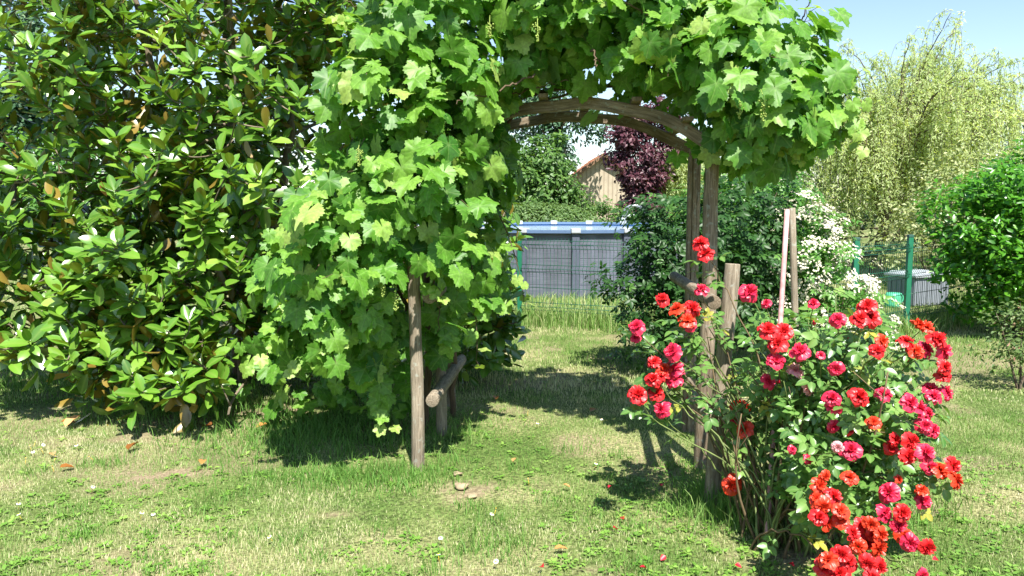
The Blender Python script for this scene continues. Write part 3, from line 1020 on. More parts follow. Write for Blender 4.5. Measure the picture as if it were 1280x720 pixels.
# px, py, width px, colour: o orange-red, s scarlet, c crimson, p pale pink
ROSES = [(882, 310, 30, 's'), (877, 363, 18, 'c'), (828, 375, 18, 's'), (855, 391, 36, 'o'), (863, 406, 17, 'c'), (796, 409, 21, 'c'), (795, 423, 14, 'c'),
         (841, 440, 24, 'c'), (826, 455, 28, 's'), (842, 463, 26, 'c'), (824, 474, 28, 's'), (843, 475, 22, 'c'),
         (797, 494, 26, 's'), (820, 491, 22, 's'), (828, 512, 22, 'c'), (936, 366, 24, 'c'), (958, 380, 13, 'c'), (1017, 380, 14, 'c'),
         (926, 509, 24, 'o'), (920, 525, 20, 'c'), (931, 537, 22, 'o'), (915, 606, 25, 'o'), (968, 418, 40, 's'),
         (1000, 440, 25, 'c'), (970, 451, 22, 'c'), (960, 477, 20, 'c'), (994, 464, 22, 'p'), (1010, 486, 17, 'p'), (1026, 444, 12, 'c'),
         (1080, 392, 38, 's'), (1047, 400, 20, 'c'), (1101, 434, 28, 's'), (1150, 411, 28, 'o'), (1140, 431, 30, 'o'), (1166, 433, 38, 'c'),
         (1174, 464, 28, 'c'), (1172, 485, 30, 'c'), (1167, 496, 20, 'c'), (1045, 461, 19, 'c'), (1073, 496, 24, 's'), (1104, 493, 20, 'c'),
         (1137, 510, 34, 'c'), (1157, 517, 20, 'c'), (1036, 504, 30, 'c'), (1042, 533, 17, 'c'), (1061, 538, 13, 's'), (1092, 528, 19, 'o'),
         (1047, 559, 15, 'p'), (1063, 563, 26, 'c'), (1111, 554, 27, 'c'), (1139, 561, 40, 'c'), (1156, 537, 30, 'c'), (1123, 599, 12, 'o'),
         (1182, 588, 38, 's'), (1162, 584, 20, 'c'), (1152, 614, 18, 'o'), (1154, 626, 22, 'c'), (1062, 597, 20, 'o'), (1031, 595, 15, 'o'),
         (1026, 616, 36, 'o'), (1035, 642, 42, 'o'), (1111, 616, 26, 'c'), (1115, 644, 38, 'c'), (1076, 668, 42, 's'), (1096, 658, 30, 'o'), (1097, 684, 26, 'o'),
         (1130, 670, 24, 'o'), (1147, 676, 34, 'c'), (1043, 702, 48, 's'), (1087, 707, 36, 's'), (1153, 718, 16, 'c'), (990, 562, 11, 'c'), (1010, 574, 13, 'c')]


def build_rose():
    rng = np.random.default_rng(41)
    root = thing('rose_bush', 'tall rose bush full of red blooms in front of the right arch posts', 'rose bush', (1.35, 3.72, 0))
    mats = {'o': petal_mat('orange_red_petal', (.63, .034, .012), (.72, .055, .02)), 's': petal_mat('scarlet_petal', (.55, .01, .012), (.68, .02, .025)),
            'c': petal_mat('crimson_petal', (.58, .008, .036), (.72, .03, .09)), 'p': petal_mat('pale_pink_petal', (.7, .18, .2), (.74, .38, .40))}
    geos = [flip_up(bloom_geo(s, .3 + .3 * s)) for s in range(3)]
    protos = {}
    used = 0
    CN, OLD, LF_ = Geo(), Geo(), Geo()
    comp = [compound(s) for s in range(3)]
    LP, LN, LT, LS = [], [], [], []

    def add_leaves(p, out, n, s=1.):
        for _ in range(n):
            dd = norm(out * .7 + rng.normal(0, .6, 3) + np.array([0, 0, -.15]))
            LP.append(p + rng.normal(0, .008, 3)); LT.append(dd)
            LN.append(SUNV * .5 + np.array([0, 0, .35]) + out * .35 + rng.normal(0, .33, 3)); LS.append(rng.uniform(.085, .15) * s)
    # stem base points on the ground
    bases = [ground(px, py) for (px, py) in ((930, 655), (955, 672), (985, 680), (1010, 668), (1035, 680), (1000, 690), (960, 690))]
    CEN = np.array([1.45, 3.75, .55])
    tips = []
    for (px, py, w, c) in sorted(ROSES, key=lambda q: -q[2]):
        f = np.clip((py - 300) / 410, 0, 1)
        d = 3.52 - .62 * f
        if px < 950: d = 3.92 - .25 * f
        else: d += .26 * np.clip(abs(px - 1065) / 125, 0, 1) ** 2
        d += rng.normal(0, .06)
        p = at(px, py, d)
        out = norm(p - CEN) * np.array([1, 1, .6])
        if px < 950: out = norm(np.array([-.5, -.5, .5]) + rng.normal(0, .2, 3))
        tips.append((p, out, c))
        nb = 1 if w < 27 else (2 if w < 35 else (3 if w < 41 else 5))
        if used + nb > 100: nb = 1
        Dm = w * d / FPX
        for b in range(nb):
            dia = Dm * (1.08 if nb == 1 else (.74 if nb == 2 else (.66 if nb == 3 else .55)))
            off = np.zeros(3) if nb == 1 else np.array([math.cos(b * (2.2 if nb < 5 else 1.2566) + px) * Dm * (.3 if nb < 5 else .36), -.02 * (b % 3), math.sin(b * (2.2 if nb < 5 else 1.2566) + px) * Dm * (.26 if nb < 5 else .3)])
            face = norm(out * .5 + np.array([0, -.55, .55]) + rng.normal(0, .35, 3))
            cc = c
            if nb > 1 and rng.random() < .3: cc = {'o': 's', 's': 'o', 'c': 's', 'p': 'c'}[c]
            key = (cc, int(rng.integers(0, 3)))
            if key not in protos:
                g = geos[key[1]]
                o = Geo().add(g[0], g[1], g[2], .5, g[3]).build('rose_bloom', mats[cc])
                o.parent = root
                protos[key] = o
            else:
                o = protos[key].copy()
                COL.objects.link(o)
            loc = p + off - np.array(root.location)
            o.location = tuple(float(x) for x in loc)
            o.rotation_euler = Vector(face).to_track_quat('Z', 'Y').to_euler()
            o.rotation_euler.rotate_axis('Z', float(rng.uniform(0, 6.28)))
            o.scale = (float(dia), float(dia), float(dia * rng.uniform(.75, 1.05)))
            used += 1
    # canes to every bloom
    for (p, out, c) in tips:
        b = bases[int(np.argmin([abs((q[0] - p[0]) * .5 + rng.normal(0, .12)) for q in bases]))] + np.append(rng.normal(0, .03, 2), -.02)
        e = p - np.array([0, 0, .012])
        mid1 = b + np.array([(e[0] - b[0]) * .12, (e[1] - b[1]) * .1, max(e[2], .4) * .65])
        mid2 = e - norm(out + np.array([0, 0, .35])) * .3
        t = np.linspace(0, 1, 16)[:, None]
        q = (1 - t) ** 3 * b + 3 * (1 - t) ** 2 * t * mid1 + 3 * (1 - t) * t ** 2 * mid2 + t ** 3 * e
        q[1:-1] += rng.normal(0, .006, (14, 3))
        (CN if rng.random() < .75 else OLD).tube(q, np.linspace(.0062, .0022, 16), 5, seed=rng.random())
        for k in range(6, 16):
            if (q[k][2] > .30 and (p[0] > 1.15 or k > 11)) or rng.random() < .12: add_leaves(q[k], norm(q[k] - CEN + rng.normal(0, .25, 3)), 2 if k > 9 else 1)
    # leafy side shoots filling the body of the bush
    for k in range(270):
        p, d = blob(rng, (1.47, 3.66, .64), (.42, .42, .5), 1, .7, .2)
        p, d = p[0], d[0]
        if p[2] < .16 or (p[0] < 1.25 and p[2] < .5) or p[0] < 1.1: continue
        a = p - d * .16 + np.array([0, .02, -.1])
        CN.tube([a, (a + p) / 2 + rng.normal(0, .012, 3), p], [.0035, .003, .002], 4)
        for u in (.4, .7, 1.): add_leaves(a + (p - a) * u, d, 1 if u < 1 else 2)
    for k in range(13):       # the looser part that leans on the posts
        p, d = blob(rng, (1.0, 3.95, .82), (.34, .3, .26), 1, .8, .2)
        p, d = p[0], d[0]
        a = p + np.array([.1, .03, -.14])
        CN.tube([a, (a + p) / 2 + rng.normal(0, .012, 3), p], [.0035, .003, .002], 4)
        for u in (.5, .8, 1.): add_leaves(a + (p - a) * u, d, 1)
    for k in range(26):       # bare old canes at the foot
        b = bases[k % len(bases)] + np.append(rng.normal(0, .07, 2), -.02)
        e = b + np.array([rng.normal(.02, .16), rng.normal(.02, .14), rng.uniform(.5, .95)])
        t = np.linspace(0, 1, 9)[:, None]
        q = b + (e - b) * t + np.array([rng.normal(0, .05), 0, 0]) * np.sin(math.pi * t)
        OLD.tube(q, np.linspace(.008, .003, 9), 5, seed=rng.random())
        for j in range(2):
            s = q[rng.integers(4, 9)]
            OLD.tube([s, s + np.array([rng.normal(0, .1), rng.normal(-.03, .08), rng.uniform(.02, .16)])], [.0026, .0014], 4)
    LP, LN, LT, LS = map(np.array, (LP, LN, LT, LS))
    BL = np.array([x[0] for x in tips])
    tipl = LP + norm(LT) * LS[:, None] * .6
    keep = np.ones(len(LP), bool)
    for q in BL:
        for L_ in (LP, tipl):
            dv = L_ - q
            keep &= ~((np.hypot(dv[:, 0] - .06 * dv[:, 1], dv[:, 2]) < .055) & (dv[:, 1] < .02) & (dv[:, 1] > -.5))
    LP, LN, LT, LS = LP[keep], LN[keep], LT[keep], LS[keep]
    R = frames(LN, LT)
    tint = np.clip(rng.normal(.5, .17, len(LP)) + (rng.random(len(LP)) < .04) * .5, 0, 1)
    v = rng.integers(0, 3, len(LP))
    for i in range(3):
        s = v == i
        LF_.leaves(comp[i], LP[s], R[s], LS[s], tint[s])
    LF_.build('foliage', M_ROSE_LEAF, root)
    CN.build('cane', M_CANE, root)
    OLD.build('old_cane', M_OLDCANE, root)
    # closed buds at shoot tips
    bt = flip_up(tmpl([(0, 0, 0), (.32, .45, 0), (0, .45, .32), (-.32, .45, 0), (0, .45, -.32), (0, 1, 0)],
                      [(0, 2, 1), (0, 3, 2), (0, 4, 3), (0, 1, 4), (1, 2, 5), (2, 3, 5), (3, 4, 5), (4, 1, 5)]))
    ii = rng.choice(len(LP), 26, replace=False)
    proto = None
    for i in ii[LP[ii][:, 2] > .5]:
        if proto is None:
            o = proto = Geo().add(bt[0] * .03, bt[1], bt[2]).build('bud', mats['c'])
            o.parent = root
        else:
            o = proto.copy()
            COL.objects.link(o)
        o.location = tuple(float(x) for x in LP[i] + [0, 0, .02] - np.array(root.location))
        o.rotation_euler = (math.pi / 2 + rng.normal(0, .4), rng.normal(0, .4), rng.uniform(0, 6))


build_rose()

# ------------------------------------------------------------------ stakes and wire by the roses
a, b = ground(957, 690), at(984, 262, 3.95)
o = Geo().tube(np.linspace(a - [0, 0, .1], b, 8), .0125, 12, seed=.3).build('pipe_stake', M_PINK)
tag(recentre(o), 'thin pink painted metal pipe standing upright in the rose bush', 'stake')
a, b = ground(1003, 648), at(990, 260, 4.08)
o = Geo().tube(np.linspace(a - [0, 0, .1], b, 8), .018, 8, seed=.8, rough=.08).build('wooden_stake', M_WOOD, bevel=.002)
tag(recentre(o), 'slim grey wooden stake standing just right of the pink pipe', 'stake')
a, b = at(905, 497, 4.1), at(1000, 494, 4.0)
t = np.linspace(0, 1, 9)[:, None]
o = Geo().tube(a + (b - a) * t - np.array([0, 0, .012]) * np.sin(math.pi * t), .0022, 5).build('tie_wire', M_WIRE)
tag(recentre(o), 'pale tie wire strung from the short right post to the stakes', 'wire')


# ------------------------------------------------------------------ wire fence
def build_fence():
    pts = [np.array(p) for p in ((-1.78, 11.45), (.10, 10.6), (1.97, 9.75), (3.85, 8.9), (4.86, 9.72), (6.7, 11.2))]
    root = thing('mesh_fence', 'green welded mesh fence with green metal posts in front of the pool', 'fence', (3.85, 8.9, 0))
    for p in pts:
        g = Geo().box((p[0], p[1], .575), (.06, .06, 1.25))
        po = g.build('post', M_GREENPAINT, root, False, .006)
        Geo().box((p[0], p[1], 1.215), (.07, .07, .03), taper=.85).build('post_cap', plain_mat('cap_plastic', (.02, .07, .05), .5), po, False, .004)
    prof = [(.03, 0), (.2, 0), (.25, .035), (.3, 0), (.7, 0), (.75, .035), (.8, 0), (1.02, 0), (1.07, .04), (1.12, 0), (1.16, 0)]
    for a, b in zip(pts[:-1], pts[1:]):
        d = b - a
        L = np.linalg.norm(d)
        d = d / L
        nrm = np.array([-d[1], d[0]]) if d[0] < 0 else np.array([d[1], -d[0]])
        if nrm[1] > 0: nrm = -nrm
        g = Geo()
        nW = int((L - .08) / .05)
        for k in range(nW + 1):
            s = .04 + k * (L - .08) / nW
            q = [(a[0] + d[0] * s + nrm[0] * f, a[1] + d[1] * s + nrm[1] * f, z) for (z, f) in prof]
            g.tube(q, .0034, 3, cap=False)
        for (z, f) in ((.03, 0), (.2, 0), (.25, .035), (.3, 0), (.5, 0), (.7, 0), (.75, .035), (.8, 0), (1.02, 0), (1.07, .04), (1.12, 0)):
            q = [(a[0] + d[0] * s + nrm[0] * (f + .004), a[1] + d[1] * s + nrm[1] * (f + .004), z) for s in (.03, L / 2, L - .03)]
            g.tube(q, .004, 4)
        g.build('mesh_panel', M_GREENWIRE, root)


build_fence()


# ------------------------------------------------------------------ swimming pool
def build_pool():
    c, R, nseg, H = np.array([1.05, 16.55]), 3.1, 22, 1.13
    root = thing('swimming_pool', 'round grey above ground swimming pool with plank look walls behind the mesh fence', 'swimming pool', (c[0], c[1], 0))
    off = math.atan2(13.35 - c[1], (720 - 640) / FPX * 13.35 - c[0])
    ang = off + np.arange(nseg) * 2 * math.pi / nseg
    C = np.stack([c[0] + R * np.cos(ang), c[1] + R * np.sin(ang)], 1)
    # wall: five plank courses per panel, each slightly proud at its top
    m, nt, out = new_mat('grey_composite_plank')
    wa = N(nt, 'ShaderNodeAttribute', attribute_name='wuv')
    mp = N(nt, 'ShaderNodeMapping'); mp.inputs['Scale'].default_value = (3, 60, 60)
    nt.links.new(wa.outputs['Vector'], mp.inputs['Vector'])
    no = N(nt, 'ShaderNodeTexNoise'); no.inputs['Scale'].default_value = 1.0; no.inputs['Detail'].default_value = 5
    nt.links.new(mp.outputs[0], no.inputs['Vector'])
    r0 = ramp(nt, [(.3, (.088, .098, .135)), (.7, (.145, .155, .195))], no.outputs['Fac'])
    n5 = N(nt, 'ShaderNodeTexNoise'); n5.inputs['Scale'].default_value = 1.6; n5.inputs['Detail'].default_value = 7
    g5 = N(nt, 'ShaderNodeNewGeometry')
    m5 = N(nt, 'ShaderNodeMapping'); m5.inputs['Scale'].default_value = (2.5, 2.5, .5)
    nt.links.new(g5.outputs['Position'], m5.inputs['Vector']); nt.links.new(m5.outputs[0], n5.inputs['Vector'])
    r5 = ramp(nt, [(.35, (.72, .71, .68)), (.62, (1.08, 1.08, 1.08))], n5.outputs['Fac'])
    r = N(nt, 'ShaderNodeMix', data_type='RGBA', blend_type='MULTIPLY')
    r.inputs[0].default_value = 1
    nt.links.new(r0.outputs[0], r.inputs[6]); nt.links.new(r5.outputs[0], r.inputs[7])
    p = N(nt, 'ShaderNodeBsdfPrincipled'); p.inputs['Roughness'].default_value = .55
    nt.links.new(r.outputs[2], p.inputs['Base Color']); nt.links.new(p.outputs[0], out.inputs[0])
    g = Geo()
    courses = 5
    for i in range(nseg):
        a, b = C[i], C[(i + 1) % nseg]
        n2 = norm((a + b) / 2 - c)
        for k in range(courses):
            z0, z1 = k * H / courses, (k + 1) * H / courses
            pr = [(z0, .0), (z0 + .006, .012), (z1 - .006, .016), (z1, .0)]
            V, W = [], []
            for (z, f) in pr:
                for q, s in ((a, 0), (b, 1)):
                    V.append((q[0] + n2[0] * f, q[1] + n2[1] * f, z)); W.append((s + i * 3.3, k * 2.2, z))
            g.add(V, [0, 1, 3, 2, 2, 3, 5, 4, 4, 5, 7, 6], [4] * 3, .5, W)
    g.build('wall', m, root, False)
    mu = plain_mat('dark_grey_profile', (.085, .095, .13), .5, .4, .08)
    mr = plain_mat('slate_rim', (.09, .145, .25), .5, .4, .06)
    mcap = plain_mat('grey_rim_joint', (.38, .40, .42), .5, .4, .05)
    ml = plain_mat('blue_liner', (.05, .22, .6), .5, .4, .1)
    for i in range(nseg):
        n2 = norm(C[i] - c)
        ax = [[n2[0], n2[1], 0], [-n2[1], n2[0], 0], [0, 0, 1]]
        if n2[1] < .1:
            Geo().box((C[i][0] + n2[0] * .03, C[i][1] + n2[1] * .03, H / 2), (.07, .13, H), ax).build('upright', mu, root, False, .01)
        Geo().box((C[i][0] + n2[0] * .0, C[i][1] + n2[1] * .0, H + .022), (.23, .16, .085), ax).build('rim_joint', mcap, root, False, .015)
    V, W = [], []
    for (dr, z) in ((.09, H - .02), (.09, H + .03), (-.08, H + .03), (-.08, H - .02)):
        for i in range(nseg):
            n2 = norm(C[i] - c)
            V.append((C[i][0] + n2[0] * dr, C[i][1] + n2[1] * dr, z))
    L = []
    for k in range(4):
        for i in range(nseg):
            j = (i + 1) % nseg
            k2 = (k + 1) % 4
            L += [k * nseg + i, k * nseg + j, k2 * nseg + j, k2 * nseg + i]
    Geo().add(V, L, [4] * (4 * nseg)).build('rim', mr, root, False)
    V = []
    for z in (.0, H - .03):
        for i in range(nseg):
            n2 = norm(C[i] - c)
            V.append((C[i][0] - n2[0] * .04, C[i][1] - n2[1] * .04, z))
    L = []
    for i in range(nseg):
        j = (i + 1) % nseg
        L += [i, i + nseg, j + nseg, j]
    g = Geo().add(V, L, [4] * nseg)
    g.add(np.array(V[:nseg]) + [0, 0, .03], list(range(nseg)), [nseg])
    g.build('liner', ml, root, False)
    m, nt, out = new_mat('pool_water')
    p = N(nt, 'ShaderNodeBsdfPrincipled')
    p.inputs['Base Color'].default_value = (.60, .74, .80, 1)
    p.inputs['Roughness'].default_value = .06
    no = N(nt, 'ShaderNodeTexNoise'); no.inputs['Scale'].default_value = 5; no.inputs['Detail'].default_value = 3
    bu = N(nt, 'ShaderNodeBump'); bu.inputs['Strength'].default_value = .25; bu.inputs['Distance'].default_value = .03
    tc = N(nt, 'ShaderNodeTexCoord')
    nt.links.new(tc.outputs['Object'], no.inputs['Vector']); nt.links.new(no.outputs['Fac'], bu.inputs['Height']); nt.links.new(bu.outputs[0], p.inputs['Normal'])
    nt.links.new(p.outputs[0], out.inputs[0])
    V = [(C[i][0] + (c[0] - C[i][0]) * .02, C[i][1] + (c[1] - C[i][1]) * .02, 1.075) for i in range(nseg)]
    o = Geo().add(V, list(range(nseg)), [nseg]).build('water', m, None, False)
    tag(o, kind='structure')
    # ladder over the far rim
    lad = thing('pool_ladder', 'white and grey pool ladder standing at the far rim of the pool', 'ladder', (2.75, 18.9, 0))
    mw = plain_mat('white_plastic', (.7, .7, .7), .4)
    md = plain_mat('grey_tube', (.3, .31, .33), .3, .5, .05, metallic=.7)
    base = at(792, 300, 19.3)
    bx, by = base[0], 19.3
    for s in (-.25, .25):
        t = np.linspace(0, math.pi, 14)
        q = np.concatenate([[(bx + s - .5, by, 0)], np.stack([bx + s - .22 * np.cos(t), np.full(14, by), 1.35 + .22 * np.sin(t)], 1), [(bx + s + .5, by, 0)]])
        q[:, 1] += s
        q[:, 0] -= s
        Geo().tube(q, .022, 8).build('rail', md, lad)
    for k in range(4):
        Geo().box((bx - .27 - .0 - .06 * (3 - k), by, .35 + .3 * k), (.1, .5, .035)).build('step', mw, lad, False, .006)
        Geo().box((bx + .27 + .06 * (3 - k), by, .35 + .3 * k), (.1, .5, .035)).build('step', mw, lad, False, .006)
    Geo().box((bx, by, 1.33), (.5, .5, .04)).build('platform', mw, lad, False, .006)


build_pool()


# ------------------------------------------------------------------ generic shrubs and trees
TINY = [flip_up(tiny_leaf(w, f, c)) for (w, f, c) in ((.5, .08, .15), (.42, .14, .05), (.58, .04, .22))]


def scatter(G, rng, P, D, size, up=.35, sunw=.35, jit=.55, tip_up=0., templates=TINY, tmean=.5, tsd=.22, mat=0):
    n = len(P)
    R = frames(D * .6 + np.array([0, 0, up]) + SUNV * sunw + rdir(n, rng) * jit, D * .6 + np.array([0, 0, tip_up]) + rdir(n, rng) * .8)
    S = size * rng.uniform(.65, 1.25, n)
    T = np.clip(rng.normal(tmean, tsd, n), 0, 1)
    v = rng.integers(0, len(templates), n)
    for i, tm in enumerate(templates):
        s = v == i
        G.leaves(tm, P[s], R[s], S[s], T[s], mat)


def clumped(rng, blobs, nclump, per, crad):
    """points in leaf clumps spread over lumpy volumes"""
    PP, DD, CC = [], [], []
    tot = sum(r[0] * r[1] * r[2] for _, r in blobs) ** 1.0
    for (c, r) in blobs:
        m = max(3, int(nclump * r[0] * r[1] * r[2] / tot))
        cp, cd = blob(rng, c, r, m, .6, .22)
        CC.append(cp)
        for q, d in zip(cp, cd):
            k = rng.poisson(per)
            dd = rdir(k, rng)
            rr = crad * rng.uniform(.6, 1.3) * (1 - .6 * rng.random(k) ** 1.5)
            PP.append(q + dd * rr[:, None] * np.array([1, 1, .75])); DD.append(norm(dd * .8 + d * .5))
    return np.concatenate(PP), np.concatenate(DD), np.concatenate(CC)


def plant(name, label, cat, base, blobs, mat, size, nclump, per, crad, seed, trunk_r=.06, group=None, stems=1, bark=None, tip_up=0., tmean=.5, tsd=.22, templates=TINY, limbs=14, zmin=.05, part='crown', trunk='trunk'):
    rng = np.random.default_rng(seed)
    root = thing(name, label, cat, base, group)
    P, D, CC = clumped(rng, blobs, nclump, per, crad)
    k = P[:, 2] > zmin
    G = Geo()
    scatter(G, rng, P[k], D[k], size, tip_up=tip_up, tmean=tmean, tsd=tsd, templates=templates)
    G.build(part, mat, root)
    S = Geo()
    top = max(c[2] + r[2] * .5 for c, r in blobs)
    mid = np.mean([c for c, r in blobs], 0)
    for s in range(stems):
        K = 10
        t = np.linspace(0, 1, K)[:, None]
        e = np.array([mid[0], mid[1], top]) if stems == 1 else CC[rng.integers(0, len(CC))]
        b = np.array(base, float) + np.append(rng.normal(0, .05 * (stems > 1), 2), -.05)
        q = b + (e - b) * t + np.cumsum(rng.normal(0, .012 * top / 2, (K, 3)), 0) * t
        S.tube(q, np.linspace(trunk_r, trunk_r * .2, K), 7, seed=rng.random() * 9, rough=.12)
        for l in range(limbs // stems):
            o = q[rng.integers(2, K - 1)]
            c = CC[rng.integers(0, len(CC))]
            if c[2] < o[2] - .4: continue
            tt = np.linspace(0, 1, 7)[:, None]
            S.tube(o + (c - o) * tt + np.array([0, 0, .08 * top]) * np.sin(math.pi * tt) + rng.normal(0, .01, (7, 3)), np.linspace(trunk_r * .35, trunk_r * .1, 7), 5, seed=rng.random() * 9)
    S.build(trunk, bark or M_BARK, root)
    return root, P[k], D[k]


# leafy shrub right behind the arch, its shade partly carried by the dark leaf colour
COMP7 = [compound(s + 10, .5) for s in range(2)]
c = ground(860, 412)
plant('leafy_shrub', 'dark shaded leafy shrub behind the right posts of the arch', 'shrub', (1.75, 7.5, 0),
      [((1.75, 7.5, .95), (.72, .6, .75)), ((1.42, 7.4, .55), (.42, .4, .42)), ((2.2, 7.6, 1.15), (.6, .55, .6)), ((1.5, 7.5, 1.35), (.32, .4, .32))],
      M_SHADED_SHRUB, .15, 230, 15, .2, 51, .025, stems=6, templates=COMP7, part='foliage', trunk='stem', tmean=.4)
# brighter tall shrub between the shaded one and the white blossom
plant('mock_orange', 'bright green tall shrub with a few white flowers behind the arch posts', 'shrub', (2.6, 8.7, 0),
      [((2.55, 8.7, 1.25), (.7, .6, .8)), ((2.95, 8.6, 1.0), (.45, .5, .7))], M_ELDER, .16, 200, 15, .22, 52, .025, stems=6, templates=COMP7, part='foliage', trunk='stem')


def build_blossom():
    rng = np.random.default_rng(53)
    blobs = [((2.85, 7.35, .8), (.42, .45, .65)), ((2.95, 7.5, 1.05), (.28, .4, .48)), ((3.1, 7.2, .5), (.32, .4, .4)), ((2.68, 7.3, 1.2), (.25, .3, .4))]
    root, P, D = plant('blossom_shrub', 'shrub covered in heads of small white blossom behind the stakes', 'shrub', (3.05, 7.4, 0), blobs,
                       M_ELDER, .12, 75, 15, .17, 54, .02, stems=5, templates=COMP7, part='foliage', trunk='stem', tmean=.6)
    star = flip_up(merge_templates([(tiny_leaf(.7, .02, .1), rotz(k * 1.2566), 1, (0, 0, .02)) for k in range(5)]))
    G = Geo()
    n = 0
    while n < 125:
        (c, r) = blobs[rng.integers(0, 4)]
        p, d = blob(rng, c, np.array(r) * 1.12, 1, .12, .15)
        p, d = p[0], d[0]
        if p[2] < .35 or (d[1] > .35 and d[2] < .5): continue
        n += 1
        m = rng.integers(22, 46)
        ax = norm(d * .6 + np.array([0, -.25, .6]))
        u = norm(np.cross(ax, rng.normal(size=3))); w = np.cross(ax, u)
        rr = np.sqrt(rng.random(m)) * rng.uniform(.05, .1)
        a = rng.uniform(0, 6.28, m)
        q = p + ax * (.03 + rng.normal(0, .01, m))[:, None] + (np.cos(a) * rr)[:, None] * u + (np.sin(a) * rr)[:, None] * w
        G.leaves(star, q, frames(ax + rdir(m, rng) * .45, rdir(m, rng)), rng.uniform(.010, .016, m), rng.random(m))
    G.build('blossom', M_FLOWER, root)
    # sparse flower heads on the neighbour
    H = Geo()
    nb = bpy.data.objects['mock_orange']
    for (px, py, d) in ((905, 290, 7.9), (915, 330, 7.9), (950, 325, 7.9), (962, 305, 7.95), (897, 375, 7.95), (905, 295, 7.9), (945, 355, 7.9), (970, 270, 8.0), (985, 300, 8.0)):
        p = at(px, py, d)
        m = 34
        rr = np.sqrt(rng.random(m)) * .085
        a = rng.uniform(0, 6.28, m)
        q = p + np.stack([np.cos(a) * rr, rng.normal(0, .015, m), np.sin(a) * rr * .7], 1)
        H.leaves(star, q, frames(np.array([0, -.5, .6]) + rdir(m, rng) * .4, rdir(m, rng)), rng.uniform(.010, .016, m), rng.random(m))
    H.build('blossom', M_FLOWER, nb)


build_blossom()

# laurel on the right, small bush in the corner
LAUR = [flip_up(leaf_template(w, 3, f, .12)) for (w, f) in ((.4, .12), (.46, .08), (.36, .18))]
plant('laurel_bush', 'dense rounded bright green laurel bush on the right', 'shrub', (6.1, 9.6, 0),
      [((6.2, 9.6, 1.22), (1.05, .95, .98)), ((6.6, 9.4, 1.75), (.9, .8, .65)), ((6.45, 9.4, .6), (.85, .65, .5))],
      M_LAUREL, .09, 640, 42, .2, 61, .04, stems=4, templates=LAUR, part='foliage', trunk='stem', tip_up=.8, tmean=.5)
plant('corner_bush', 'small loose bush with pinkish tips at the lawn edge below the laurel', 'shrub', (4.4, 6.75, 0),
      [((4.4, 6.75, .42), (.40, .4, .36)), ((4.6, 6.8, .62), (.3, .3, .28))], leaf_mat('corner_bush_leaf', [(0, (.06, .12, .03)), (.7, (.13, .2, .06)), (.9, (.22, .26, .1)), (1, (.4, .2, .16))], .3, .5, .35),
      .045, 60, 26, .12, 62, .012, stems=6, part='foliage', trunk='stem')


# ------------------------------------------------------------------ willows
def build_willow(label, base, blobs, n, ln, leaf, seed, tr=.16):
    rng = np.random.default_rng(seed)
    root = thing('willow_tree', label, 'tree', base)
    G, S = Geo(), Geo()
    top = max(c[2] + r[2] for c, r in blobs)
    LPs, LDs = [], []
    w = np.array([r[0] * r[1] for _, r in blobs]); w = w / w.sum()
    b = np.array(base, float)
    tt = np.linspace(0, 1, 16)[:, None]
    mid = np.mean([c for c, _ in blobs], 0)
    trunk = b + (np.array([mid[0], mid[1], top * .5]) - b) * tt + [0, 0, -.05]
    S.tube(trunk, np.linspace(tr, tr * .5, 16), 9, seed=2., rough=.15)
    nb = max(20, n // 14)
    for kb in range(nb):
        c, r = blobs[rng.choice(len(blobs), p=w)]
        d = rdir(1, rng)[0]
        d[2] = abs(d[2]) * 1.15 - .2
        d = norm(d)
        e = np.array(c) + d * np.array(r) * (1 - .45 * rng.random() ** 2)
        o = trunk[rng.integers(6, 16)]
        q = o + (e - o) * tt + np.array([0, 0, .55]) * np.sin(math.pi * tt ** .8) + np.cumsum(rng.normal(0, .025, (16, 3)), 0) * tt
        S.tube(q, np.linspace(tr * .16, .006, 16), 5, seed=rng.random() * 9)
        for k in range(14):
            p = q[min(15, 5 + int(11 * rng.random() ** .7))] + rng.normal(0, .04, 3)
            L = min(ln * rng.uniform(.3, 1.1) * (.45 + .55 * (1 - p[2] / top) * 2), p[2] - .25)
            if L < .25: continue
            a = rng.uniform(0, 6.28)
            dv = norm(np.array([math.cos(a), math.sin(a), 0]) + d * np.array([.7, .7, 0])) * rng.uniform(.15, .5)
            m = max(8, int((L + .3) / .024))
            t = np.linspace(0, 1, m)
            z = rng.uniform(.05, .3) * np.sin(np.minimum(t * 5, math.pi)) - L * np.clip(t - .12, 0, 1) ** 1.2
            hz = 1 - (1 - t) ** 3
            sw = rng.normal(0, .1, 2)
            u = np.stack([p[0] + dv[0] * hz + sw[0] * t * t, p[1] + dv[1] * hz + sw[1] * t * t, p[2] + z], 1)
            S.tube(u[::max(1, m // 7)], .0035, 3, cap=False)
            LPs.append(u + rng.normal(0, .02, u.shape)); LDs.append(norm(np.stack([rng.normal(0, .8, m), rng.normal(0, .8, m), np.full(m, -.9)], 1)))
    P, D = np.concatenate(LPs), np.concatenate(LDs)
    m = len(P)
    R = frames(rdir(m, rng) * .9 + SUNV * .8 + np.array([0, -.2, .1]), D)
    cl = vnoise(P[:, 0] * 1.3 + P[:, 1], P[:, 2] * 1.1 + 7, 3)
    tn = flip_up(tiny_leaf(.27, .03, .12))
    G.leaves(tn, P, R, leaf * rng.uniform(.7, 1.3, m), np.clip(.25 + .6 * cl + rng.normal(0, .16, m), 0, 1))
    G.build('crown', M_WILLOW, root)
    S.build('trunk', M_BARK, root)


